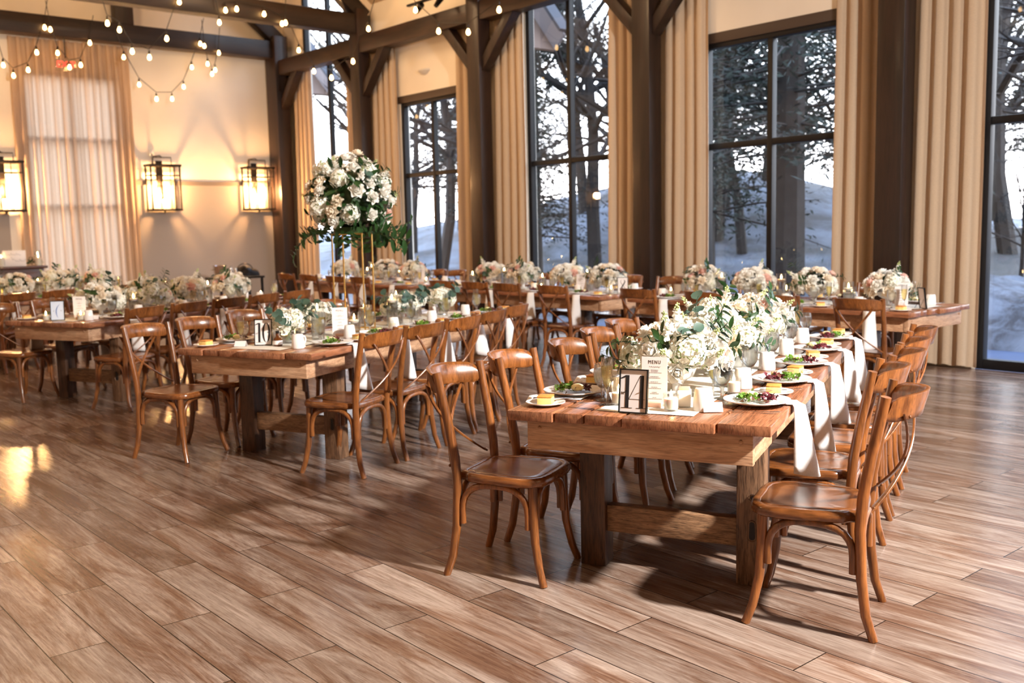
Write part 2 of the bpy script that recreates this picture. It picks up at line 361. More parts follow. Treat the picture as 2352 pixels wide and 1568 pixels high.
def text_mesh(body, size, mat, parent, name='lettering', loc=(0, 0, 0), rot=(0, 0, 0), sx=1.0, space=1.0):
    c = bpy.data.curves.new('t', 'FONT'); c.body = body; c.size = size; c.align_x = 'CENTER'; c.align_y = 'CENTER'; c.extrude = .0002; c.space_character = space
    to = bpy.data.objects.new('t', c); COL.objects.link(to)
    me = bpy.data.meshes.new_from_object(to); bpy.data.objects.remove(to); bpy.data.curves.remove(c)
    me.materials.clear(); me.materials.append(M[mat])
    o = bpy.data.objects.new(name, me); COL.objects.link(o); o.parent = parent; o.location = loc; o.rotation_euler = rot; o.scale = (sx, 1, 1)
    KIDS.setdefault(parent.name, []).append(o); return o
ORD = ['first', 'second', 'third', 'fourth', 'fifth', 'sixth', 'seventh', 'eighth']
def bez(p0, p1, p2, p3, n=8):
    p0, p1, p2, p3 = map(Vector, (p0, p1, p2, p3)); r = []
    for i in range(n+1):
        t = i/n; r.append(p0*(1-t)**3+p1*3*t*(1-t)**2+p2*3*t*t*(1-t)+p3*t**3)
    return r

# ------------------------------------------------------------------ the hall
WX, WY = 9.80, 18.30                 # window wall and lantern wall
POSTS = [1.79, 5.11, 8.41, 11.73, 15.03, 18.05]
ZT0, ZT1 = 4.88, 5.21                # tie beams
def hall():
    struct(MB().box(-7, WX, -9, WY, -.1, 0).build('floor', 'floor', smooth=0))
    # window wall in pieces around the openings: (y0, y1, top of opening)
    op = [(-4.05, -2.30, 7.0), (-.70, 1.05, 3.66), (2.58, 4.36, 7.0), (5.84, 7.76, 3.66), (9.24, 11.0, 7.0), (12.47, 14.24, 3.66), (15.75, 17.51, 7.0)]
    b = MB(); y = -9
    for y0, y1, zt in op:
        b.box(WX, WX+.18, y, y0, 0, 7.4); b.box(WX, WX+.18, y0, y1, zt, 7.4); y = y1
    b.box(WX, WX+.18, y, WY+.2, 0, 7.4)
    struct(b.build('wall_right', 'wall', smooth=0))
    for k, (y0, y1, zt) in enumerate(op): window(k+1, y0, y1, zt)
    # lantern wall with the window behind the sheer curtain
    b = MB(); wins = [(-1.2, .4), (4.85, 6.42)]; x = -7
    for x0, x1 in wins:
        b.box(x, x0, WY, WY+.18, 0, 12); b.box(x0, x1, WY, WY+.18, 0, .5); b.box(x0, x1, WY, WY+.18, 4.34, 12); x = x1
    b.box(x, WX, WY, WY+.18, 0, 12)
    struct(b.build('wall_back', 'wall', smooth=0))
    for k, (x0, x1) in enumerate(wins):
        w = empty('window_%d' % (8+k), (x0, WY+.06, 0)); struct(w)
        f = MB()
        for a, c, z0, z1 in ((0, .07, .5, 4.34), (x1-x0-.07, x1-x0, .5, 4.34), ((x1-x0)/2-.035, (x1-x0)/2+.035, .5, 4.34)): f.box(a, c, -.04, .04, z0, z1)
        for z in (.5, 2.02, 3.18, 4.27): f.box(0, x1-x0, -.04, .04, z, z+.07)
        struct(part('frame', f, 'trim', w, smooth=0))
        struct(part('pane', MB().add([(0, 0, .5), (x1-x0, 0, .5), (x1-x0, 0, 4.34), (0, 0, 4.34)], [(0, 1, 2, 3)]), 'glass', w, smooth=0, fix=False))
    # lower wallcover and rail between curtain and corner post
    struct(MB().box(6.62, 9.38, WY-.012, WY, .12, 2.42).build('wall_panel', 'wallpaper', smooth=0))
    struct(MB().box(6.62, 9.38, WY-.03, WY, 2.42, 2.50).build('trim_1', 'rail', smooth=0))
    struct(MB().box(-7, 4.5, WY-.012, WY, .12, 2.42).build('wall_panel_2', 'wallpaper', smooth=0))
    struct(MB().box(-7, 4.5, WY-.03, WY, 2.42, 2.50).build('trim_2', 'rail', smooth=0))
    struct(MB().box(-7, 9.7, WY-.025, WY, 0, .14).build('baseboard_back', 'trim', smooth=0))
    struct(MB().box(-7.18, -7, -9, WY, 0, 12).build('wall_left', 'wall', smooth=0))
    struct(MB().box(-7.18, WX+.18, -9.18, -9, 0, 12).build('wall_front', 'wall', smooth=0))
    # ceiling: two slopes, with a raised bay over every tall window
    x0, z0, xr = WX+.1, 5.35, 1.4; k = .80; zr = z0+(x0-xr)*k
    b = MB(); xd = x0-(7.15-z0)/k
    edges = [-9, -4.85, -1.53, 1.79, 5.11, 8.41, 11.73, 15.03, WY+.1]
    for i in range(len(edges)-1):
        ya, yb = edges[i], edges[i+1]; tall = i % 2 == 1
        if tall:
            b.add([(x0, ya, 7.15), (x0, yb, 7.15), (xd, yb, 7.15), (xd, ya, 7.15)], [(0, 1, 2, 3)])
            b.add([(xd, ya, 7.15), (xd, yb, 7.15), (xr, yb, zr), (xr, ya, zr)], [(0, 1, 2, 3)])
            for yy in (ya, yb): b.add([(x0, yy, z0), (x0, yy, 7.15), (xd, yy, 7.15)], [(0, 1, 2)])
        else: b.add([(x0, ya, z0), (x0, yb, z0), (xr, yb, zr), (xr, ya, zr)], [(0, 1, 2, 3)])
    b.add([(xr, -9, zr), (xr, WY+.1, zr), (-7.1, WY+.1, z0), (-7.1, -9, z0)], [(0, 1, 2, 3)])
    struct(b.build('ceiling', 'ceil', smooth=0, fix=False))
    # posts, plates, braces, trusses
    for i, y in enumerate(POSTS):
        p = MB().box(9.40, 9.63, y-.145, y+.145, 0, 5.3) if i < 5 else MB().box(9.36, 9.64, y-.22, y+.20, 0, 5.3)
        struct(p.build('timber_post', 'post', bevel=.012))
    for i in range(5):
        struct(MB().box(9.42, 9.66, POSTS[i]+.145, POSTS[i+1]-(.145 if i < 4 else .22), 4.55, 4.83).build('plate_beam', 'beam', bevel=.012))
        for y, d in ((POSTS[i]+.145, 1), (POSTS[i+1]-.145, -1)):
            struct(MB().bar((9.54, y-.06*d, 3.86), (9.54, y+.66*d, 4.60), .15, .17, (1, 0, 0)).build('brace_beam', 'post', bevel=.01))
    for y in POSTS[1:]:
        struct(MB().box(-6.6, 9.70, y-.12, y+.12, ZT0, ZT1).build('tie_beam', 'beamx', bevel=.012))
        for s in (1, -1):
            xa = 9.62 if s > 0 else -6.8
            struct(MB().bar((xa, y, 5.18), (xr+.1*s, y, zr-.35), .22, .26).build('rafter_beam', 'beamx', bevel=.012))
        for x in (6.54, -3.7): struct(MB().box(x-.16, x+.16, y-.11, y+.11, ZT1, 5.35+(9.9-max(x, 2.8-x))*.8-.3).build('king_post_beam', 'post', bevel=.01))

def window(n, y0, y1, zt):
    """black steel window from the floor to zt: frame, mullion, rails, panes"""
    w = empty('window_%d' % n, (WX+.06, y0, 0)); struct(w); W = y1-y0
    f = MB(); t = .075
    f.box(-.05, .05, 0, t, .0, zt).box(-.05, .05, W-t, W, .0, zt).box(-.05, .05, t, W-t, 0, .10).box(-.05, .05, t, W-t, zt-t, zt)
    struct(part('frame', f, 'trim', w, bevel=.006))
    struct(part('mullion', MB().box(-.045, .045, W/2-.036, W/2+.036, .1, zt-t), 'trim', w, bevel=.006))
    zs = [2.385] + ([4.72] if zt > 5 else [])
    for z in zs: struct(part('rail', MB().box(-.04, .04, t, W-t, z, z+.075), 'trim', w, bevel=.006))
    if zt < 5: struct(part('head_casing', MB().box(-.075, -.05, -.06, W+.06, zt-.02, zt+.10), 'head', w, bevel=.004))
    lv = [.1]+zs+[zt-t]
    for i in range(len(lv)-1):
        for a, c in ((t, W/2-.03), (W/2+.03, W-t)):
            struct(part('pane', MB().add([(0, a, lv[i]), (0, c, lv[i]), (0, c, lv[i+1]), (0, a, lv[i+1])], [(0, 1, 2, 3)]), 'glass', w, smooth=0, fix=False))
hall()

def drape(name, length, z0, z1, folds, depth, mat, seed, flare=0.0, gather=0.0, power=.55):
    """a hanging curtain along local X with soft folds; local -Y is the room side"""
    r = random.Random(seed); n = folds*14; rows = 10; ph = [r.uniform(-.5, .5) for _ in range(folds+2)]; am = [r.uniform(.6, 1.15) for _ in range(folds+2)]
    vs = []
    for j in range(rows+1):
        v = j/rows; z = z0+(z1-z0)*v
        for i in range(n+1):
            u = i/n; k = u*folds; ki = int(k); a = am[ki]*(1-(k-ki))+am[ki+1]*(k-ki)
            p = 2*PI*k+ph[ki]*(1-(k-ki))+ph[ki+1]*(k-ki)
            w = 1+flare*(1-v)-gather*v
            x = (u-.5)*length*w+.012*math.cos(p*2+1); yy = -depth*a*(.5+.5*math.sin(p))**power*(1-.25*v)-.01*math.sin(3*u+5*v)
            vs.append((x, yy, z+(.012*math.sin(p) if j == 0 else 0)))
    q = n+1
    fs = [(j*q+i, j*q+i+1, (j+1)*q+i+1, (j+1)*q+i) for j in range(rows) for i in range(n)]
    b = MB().add(vs, fs); me = b.mesh(name, mat, smooth=80, fix=False)
    o = bpy.data.objects.new(name, me); COL.objects.link(o); return o
BAY = ['road', 'snow bank', 'tree', 'bright grove', 'lantern corner']
def curtains():
    desc = {1: 'dark post beside the road view', 2: 'second dark post from the road view', 3: 'third dark post from the road view', 4: 'fourth dark post from the road view'}
    k = 0
    for i in range(0, 6):
        y = POSTS[i]
        for s in (1, -1):
            if i == 5 and s > 0: continue
            c = y+s*(.47 if i < 5 else .62); ln = .66 if i < 5 else .62
            o = drape('curtain', ln, .03, 4.62 if True else 7, 4, .13, 'curtain', 11+k); k += 1
            o.location = (9.765, c, 0); o.rotation_euler = (0, 0, -PI/2)
            side = 'toward the lantern wall' if s > 0 else 'on its road side'
            tag(o, ('beige linen curtain %s of the %s' % ('on the lantern-wall side' if s > 0 else 'on the road side', desc[i])) if i in desc else ('beige linen curtain hanging in the corner by the lantern wall' if i == 5 else 'beige linen curtain beyond the tall road window %d' % k), 'curtain', 'linen curtains along the window wall')
    o = drape('sheer_curtain', 1.98, .02, 4.86, 15, .09, 'sheer', 40, flare=.03, power=.9); o.location = (5.66, WY-.05, 0)
    tag(o, 'sheer beige curtain glowing with daylight between two wall lanterns', 'curtain')
    o = drape('sheer_curtain', 1.98, .02, 4.86, 12, .10, 'sheer', 41); o.location = (-.4, WY-.05, 0)
    tag(o, 'sheer beige curtain far along the lantern wall', 'curtain')
curtains()

def lantern_proto():
    t = empty('wall_lantern'); tag(t, 'lantern', 'lantern', 'candle lanterns on the plaster wall')
    W, D, z0, z1 = .27, .26, 0, .78
    f = MB()
    for x in (-W, W):
        for y in (-D, 0): f.box(x-.012, x+.012, y-.012, y+.012, z0, z1)
    for z in (z0, z1-.16):
        f.box(-W, W, -D-.01, -D+.01, z-.008, z+.008).box(-W, W, -.01, .01, z-.008, z+.008)
        for x in (-W, W): f.box(x-.01, x+.01, -D, 0, z-.008, z+.008)
    for x in (-.09, .09): f.box(x-.006, x+.006, -D-.006, -D+.006, z0, z1)
    part('frame', f, 'bronze', t, smooth=0)
    part('base_plate', MB().box(-W-.02, W+.02, -D-.02, -D+.02, -.03, 0).box(-W-.02, W+.02, -.02, .02, -.03, 0).box(-W-.02, -W+.02, -D+.02, -.02, -.03, 0).box(W-.02, W+.02, -D+.02, -.02, -.03, 0).box(-.11, .11, -D+.02, -.02, -.025, -.005), 'bronze', t, bevel=.004)
    part('top_plate', MB().box(-W-.03, W+.03, -D-.03, -D+.03, z1, z1+.04).box(-W-.03, W+.03, -.03, .02, z1, z1+.04).box(-W-.03, -W+.04, -D+.03, -.03, z1, z1+.04).box(W-.04, W+.03, -D+.03, -.03, z1, z1+.04).box(-.17, .17, -.15, -.11, z1+.01, z1+.05), 'bronze', t, bevel=.005)
    part('handle', MB().tube([(-.17, -.13, z1+.05), (-.17, -.13, z1+.17), (.17, -.13, z1+.17), (.17, -.13, z1+.05)], .009, 6), 'bronze', t)
    part('hook', MB().tube([(-.12, .03, z1+.02), (-.12, .0, z1+.19), (-.04, -.12, z1+.20), (0, -.13, z1+.17)], .012, 6), 'bronze', t)
    part('backplate', MB().box(-.06, .06, .02, .045, .2, z1+.12), 'bronze', t, bevel=.004)
    part('finial', MB().lathe([(.02, -.03), (.022, -.05), (.006, -.07)], 8, Matrix.Translation((0, -.13, 0))), 'bronze', t)
    for i, (x, y) in enumerate(((-.08, -.17), (.08, -.17), (-.08, -.09), (.08, -.09))):
        c = part('candle_sleeve', MB().lathe([(.014, 0), (.014, .20)], 8, Matrix.Translation((x, y, .0))), 'plastic', t)
        part('bulb', MB().lathe([(.004, .20), (.017, .235), (.016, .27), (.001, .32)], 8, Matrix.Translation((x, y, 0))), 'lampbulb', c)
    return t
LANT = lantern_proto()
for x, lab in ((7.12, 'bronze four-candle lantern at the edge of the sheer curtain'), (9.02, 'bronze four-candle lantern beside the dark corner post'), (4.42, 'bronze four-candle lantern cut by the edge of the picture'), (1.2, 'bronze four-candle lantern outside the view along the wall')):
    put(LANT, (x, WY-.05, 1.97), 0, lab)
    light('lantern_light', 'POINT', (x, WY-.20, 2.27), 165, (1.0, .52, .20), .08)

# small wall things
t = empty('thermostat', (7.0, WY, 3.0)); tag(t, 'small white control box on the wall above a lantern', 'thermostat')
part('housing', MB().box(-.05, .05, -.03, 0, -.05, .07), 'plastic', t, bevel=.006); part('button', MB().box(-.015, .015, -.036, -.03, -.035, -.012), 'greyink', t, smooth=0)
t = empty('wall_uplight', (WX, 13.5, 4.1)); tag(t, 'cream half-dome light on the plaster above the short window', 'wall light')
part('bowl', MB().lathe([(.001, -.07), (.09, -.05), (.15, 0), (.14, .02)], 18, Matrix.Diagonal((.6, 1, 1)).to_4x4()), 'plastic', t); part('mount', MB().box(-.03, 0, -.06, .06, -.04, .02), 'plastic', t, bevel=.004)
t = empty('track_light', (9.2, 12.52, 4.98)); tag(t, 'black track spotlight on top of the plate beam', 'spotlight')
part('track', MB().box(-.03, .03, -.55, .55, -.015, .015), 'blackmetal', t, bevel=.003)
for y in (-.28, .22): 
    c = part('spot_head', MB().lathe([(.035, -.09), (.05, .07), (.04, .09)], 10, Matrix.Translation((-.02, y, -.09)) @ Matrix.Rotation(.7, 4, 'Y')), 'blackmetal', t); part('yoke', MB().box(-.01, .01, y-.012, y+.012, -.08, 0), 'blackmetal', c, smooth=0)
t = empty('exit_sign', (5.50, 17.97, 4.42)); tag(t, 'small red lit exit sign hanging from a rod before the sheer curtain', 'exit sign')
part('panel', MB().box(-.17, .17, -.012, .012, -.11, .11), 'clear', t, bevel=.004); part('rod', MB().tube([(0, 0, .11), (0, 0, .46)], .012, 8), 'bronze', t)
text_mesh('EXIT', .15, 'exitred', t, loc=(0, -.016, 0), rot=(PI/2, 0, 0))

# string lights: cords with teardrop bulbs, hung between the trusses
STR = {'bulb string dipping lowest at the edge of the sheer curtain': [(4.07, 16.2, 4.05), (4.2, 16.2, 3.91), (4.41, 16.2, 4.01), (4.55, 16.2, 4.28), (4.69, 16.2, 4.66)],
 'bulb string dipping before the red exit sign': [(4.77, 16.2, 4.64), (4.85, 16.2, 4.3), (5.01, 16.2, 4.1), (5.18, 16.2, 4.15), (5.34, 16.2, 4.5)],
 'bulb string crossing in front of the lowest tie beam and its short post': [(4.97, 14.3, 4.44), (5.13, 14.3, 4.37), (5.29, 14.3, 4.09), (5.53, 14.3, 4.03), (5.8, 14.3, 4.32), (6.02, 14.3, 4.86)],
 'long bulb string sagging over the bare plaster above two lanterns': [(5.85, 16.2, 4.33), (6.07, 16.2, 3.92), (6.34, 16.2, 3.71), (6.6, 16.2, 3.73), (6.81, 16.2, 3.94), (6.97, 16.2, 4.27), (7.14, 16.2, 4.67)],
 'short bulb string bunched over the plaster beside the long one': [(7.21, 16.2, 4.64), (7.25, 16.2, 4.35), (7.32, 16.2, 4.19), (7.38, 16.2, 4.26), (7.46, 16.2, 4.55)],
 'bulb string running along the upper tie beam': [(6.62, 14.3, 4.64), (6.73, 14.3, 4.83), (6.91, 14.3, 4.87), (7.36, 14.3, 4.85), (7.66, 14.3, 4.74), (7.72, 14.3, 4.76)],
 'bulb string sagging in front of the tall bright window': [(8.7, 15.69, 4.64), (8.7, 15.2, 4.22), (8.7, 14.63, 4.04), (8.7, 13.94, 4.21), (8.7, 13.45, 4.64)],
 'bulb string sagging before the plate beam and track light': [(8.7, 12.17, 4.7), (8.7, 11.62, 4.31), (8.7, 10.94, 4.19), (8.7, 10.27, 4.37)],
 'bulb string over the middle of the hall': [(7.0, 10.0, 5.2), (6.6, 9.4, 4.9), (6.2, 8.8, 4.75), (5.8, 8.2, 4.9), (5.4, 7.6, 5.2)],
 'bulb string over the open floor': [(4.2, 9.0, 5.0), (3.6, 8.6, 4.7), (3.0, 8.2, 4.6), (2.4, 7.8, 4.7), (1.8, 7.4, 5.0), (1.2, 7.0, 4.7), (.6, 6.6, 4.6)]}
def bulb_mesh():
    return MB().lathe([(.010, 0), (.016, -.012), (.029, -.045), (.031, -.060), (.024, -.082), (.001, -.095)], 10).mesh('bulb', 'bulb')
BULB = bulb_mesh(); SOCK = MB().lathe([(.006, .055), (.013, .045), (.015, .0), (.013, -.012)], 8).mesh('socket', 'cord')
for lab, pts in STR.items():
    if pts[0][1] in (16.2, 14.3):      # strung along the face of the truss behind
        k = {16.2: 17.88, 14.3: 14.86}[pts[0][1]]/pts[0][1]; pts = [(x*k, y*k, 1.5+(z-1.5)*k) for x, y, z in pts]
    t = empty('string_light', pts[0]); tag(t, lab, 'string light', 'string lights under the trusses'); o0 = Vector(pts[0])
    P = [Vector(p)+Vector((0, 0, .12)) for p in pts]; d0 = (P[0]-P[1]); d1 = (P[-1]-P[-2])
    path = [P[0]+Vector((d0.x*.5, d0.y*.5, .35))] + P + [P[-1]+Vector((d1.x*.5, d1.y*.5, .35))]
    part('cord', MB().tube([p-o0 for p in path], .006, 5), 'cord', t)
    for p in pts:
        b = bpy.data.objects.new('bulb', BULB); COL.objects.link(b); b.parent = t; b.location = Vector(p)-o0+Vector((0, 0, .05)); KIDS.setdefault(t.name, []).append(b)
        s = bpy.data.objects.new('socket', SOCK); COL.objects.link(s); s.parent = b; KIDS.setdefault(b.name, []).append(s)

# ------------------------------------------------------------------ outdoors
def heights(x, y):
    h = -.12
    if x > 12.2:
        t = min(1, (x-12.2)/1.4); h += (.62+.12*math.sin(y*1.3)+.07*math.sin(y*3.1+1))*math.sin(t*PI/2)*(1 if x < 14 else max(.55, 1-(x-14)*.1))*max(.45, 1-max(0, y-6)*.05)
    if x > 15: h += min(x-15, 30)*.046*(1+.15*math.sin(y*.23))
    for cx_, cy_, R_, H_ in ((27, 20.5, 6.5, 2.6), (24, 30, 7, 1.2)):
        h += H_*math.exp(-((x-cx_)**2+(y-cy_)**2)/(R_*R_)) if x > 15 else 0
    return h
def outdoors():
    def grid(name, xs, ys, mat, zf):
        vs = [(x, y, zf(x, y)) for x in xs for y in ys]; n = len(ys)
        o = MB().add(vs, [(i*n+j, (i+1)*n+j, (i+1)*n+j+1, i*n+j+1) for i in range(len(xs)-1) for j in range(n-1)]).build(name, mat, smooth=60, fix=False)
        return struct(o)
    r = random.Random(3)
    jit = lambda x, y: heights(x, y)+r.uniform(-.05, .05)
    struct(MB().box(WX+.18, 12.3, -30, 11.5, -.2, -.12).build('road', 'road', smooth=0))
    struct(MB().box(WX+.18, 14.5, 11.5, 60, -.25, -.13).build('ground', 'ground', smooth=0))
    struct(MB().box(-20, WX+.18, WY+.18, 60, -.25, -.13).build('ground_2', 'ground', smooth=0))
    grid('snow_bank_ground', [12.2+i*.2 for i in range(15)], [-12+.3*j for j in range(90)], 'bank', lambda x, y: jit(x, y) if x > 12.2 else -.13)
    grid('hill', [15+i*1.2 for i in range(40)], [-40+1.2*j for j in range(44)], 'hill', jit)
    grid('snow_field_ground', [15+i*1.2 for i in range(40)], [11.6+1.2*j for j in range(60)], 'ground', jit)
    grid('added_hill', [-30+2*i for i in range(20)], [WY+1+1.2*j for j in range(24)], 'hill', lambda x, y: -.15+min(2.6, max(0, y-WY-2)*.22)+r.uniform(-.05, .05))  # unseen slope added to dim daylight through the lower sheer curtain
    # overhanging eaves of the gables outside
    for nm, a, b_ in (('eave of the gable outside the corner window', (11.3, 20.9, 6.15), (11.3, 19.0, 4.55)), ('eave', (11.3, 13.4, 6.35), (11.3, 11.85, 4.45))):
        A, B = Vector(a), Vector(b_)
        struct(MB().bar(A, B, .05, .34, (0, 0, 1)).build('eave_fascia_trim', 'fascia', smooth=0))
        up = Vector((0, .64, .77)) if True else None
        struct(MB().bar(A+Vector((0, -.14, .17)), B+Vector((0, -.14, .17)), .25, .05, (0, 0, 1)).build('roof', 'roof', smooth=0))
        struct(MB().bar(A+Vector((-.38, .1, -.12)), B+Vector((-.38, .1, -.12)), .72, .04, (0, 0, 1)).build('eave_soffit_trim', 'soffit', smooth=0))
outdoors()
def bare_tree(seed, H=9, droop=0.0):
    r = random.Random(seed); b = MB(); tips = []
    def grow(p, d, ln, rad, lev):
        n = 4; path = [p]; rr = [rad]
        for i in range(n):
            d = (d+Vector((r.uniform(-1, 1), r.uniform(-1, 1), r.uniform(-.5, .8)-droop*lev))*.16).normalized(); p = p+d*(ln/n); path.append(p); rr.append(rad*(1-.55*(i+1)/n))
        b.tube(path, rr, 7 if lev == 0 else (5 if lev < 2 else 3), caps=False)
        if lev >= 4 or rad < .004: return
        k = (11, 6, 5, 3)[lev]
        for i in range(k):
            t = r.uniform(.35 if lev == 0 else .2, 1); j = min(n-1, int(t*n)); q = path[j].lerp(path[j+1], t*n-j)
            ax = Vector((r.uniform(-1, 1), r.uniform(-1, 1), r.uniform(-.3, .6))).normalized()
            grow(q, (d*.45+ax*.9).normalized(), ln*r.uniform(.42, .62), rr[j]*r.uniform(.4, .6), lev+1)
    grow(Vector((0, 0, -.3)), Vector((0, 0, 1)), H*.75, H*.018, 0)
    return b
def pine(seed, H=10, nb=300, z0=1.5, R=2.6):
    r = random.Random(seed); tr = MB().tube([(0, 0, -.3), (.05, 0, H*.5), (0, .05, H)], [H*.023, H*.016, .02], 8); nd = MB()
    for i in range(nb):
        z = z0+(H-z0)*(i/nb)**1.1; a = r.uniform(0, 2*PI); L_ = R*(1-(z-z0)/(H-z0)*.8)*r.uniform(.5, 1.05)
        e = Vector((math.cos(a)*L_, math.sin(a)*L_, z+L_*r.uniform(-.35, .15))); c = Vector((0, 0, z))
        if i % 3 == 0: tr.tube([c, c.lerp(e, .5)+Vector((0, 0, .08)), e], [.03, .02, .006], 4, caps=False)
        for k in range(34):
            t = r.uniform(.2, 1); p = c.lerp(e, t)+Vector((r.uniform(-.3, .3), r.uniform(-.3, .3), r.uniform(-.25, .2)))
            d = Vector((r.uniform(-1, 1), r.uniform(-1, 1), r.uniform(-.7, .3))).normalized()*r.uniform(.10, .22); w = d.cross(Vector((r.uniform(-1, 1), r.uniform(-1, 1), r.uniform(-1, 1)))).normalized()*r.uniform(.012, .028)
            nd.add([p-w*.4, p+d*.5-w, p+d, p+d*.5+w], [(0, 1, 2, 3)])
    return tr, nd
def make_tree(kind, seed, H, **k):
    if kind == 'bare':
        t = empty('bare_tree'); part('trunk', bare_tree(seed, H, **k), 'bark', t, fix=False)
    else:
        t = empty('pine_tree'); a, n = pine(seed, H, **k); part('trunk', a, 'bark', t, fix=False); o = part('foliage', n, 'needles', t, smooth=0, fix=False); o['kind'] = 'stuff'
    t['category'] = 'tree'; t['label'] = 'tree'; return t
TB = [make_tree('bare', 5, 10), make_tree('bare', 8, 11), make_tree('bare', 21, 9, droop=.25)]
TP = [make_tree('pine', 3, 10.5), make_tree('pine', 4, 12, nb=380, z0=2.4, R=3.0)]
TREES = [(TP[1], 13.6, 9.05, .3, 1.0, 'dark pine with a thick trunk behind the first short window'), (TP[0], 15.6, 12.3, 1.3, .95, 'dark pine filling the lantern-wall half of the first short window'),
 (TP[0], 16.5, 19.2, 2.1, .9, 'pine behind the second short window'), (TP[0], 15.6, 17.3, 4.0, .80, 'pine beyond the eave in the second tall window'), (TP[0], 20.5, 25.5, 5.0, 1.1, 'pine beyond the corner window'),
 (TB[0], 16.5, 16.2, .0, 1.0, 'grey bare tree behind the second tall window'), (TB[1], 17.5, 14.6, 1.0, 1.1, 'slim bare tree among bright sky in the second tall window'), (TB[2], 17.6, 5.2, 2.2, .75, 'bare tree with drooping boughs behind the snow bank'),
 (TB[0], 17.0, 6.4, 3.3, 1.0, 'bare tree further up the brushy slope'), (TB[1], 21.0, 12.6, 4.2, .8, 'bare tree against the pale sky beside the thick pine trunk'), (TB[2], 22.0, 22.0, 5.1, 1.2, 'bare tree behind the pine grove'),
 (TB[1], 18.5, 29.0, 2.7, 1.0, 'bare tree beyond the corner window'), (TB[0], 14.5, 18.2, 4.6, .9, 'bare tree near the second short window'), (TB[1], 23, 9.5, .4, 1.1, 'bare tree high on the brushy slope'), (TB[2], 21, 16.2, 1.9, 1.2, 'bare tree deep in the grove'), (TB[0], 26, 20.5, 1.2, 1.2, 'bare tree far off in the grove')]
for k in range(9):       # leafless shrubs behind the snow bank
    TREES.append((TB[k % 2], 15.2+(k*5 % 7)*.5, 3.2+k*.75, k*2.1, .17+.02*(k % 3), 'low leafless shrub on the dark slope, %s from the road end' % (ORD+['ninth'])[k]))
for k in range(16):      # thicket on the slope behind
    a = math.radians((33.5, 35, 36.5, 38, 47, 49, 51.5, 52.7, 53.9, 55, 56.2, 60, 63, 65.5, 66.8, 68.5)[k]); d = 24+(k*7 % 11); pr = (TB[0], TB[2], TB[1], TP[1])[k % 4]
    TREES.append((pr, d*math.sin(a), d*math.cos(a), k*1.7, .80+.05*(k % 4), 'tree in the dim thicket on the slope, %s counted from the corner window' % (ORD+['ninth', 'tenth', 'eleventh', 'twelfth', 'thirteenth', 'fourteenth', 'fifteenth', 'sixteenth'])[k]))
for pr, x, y, rz, sc, lab in TREES: put(pr, (x, y, heights(x, y)-.1), rz, lab, 'trees outside the windows', sc)

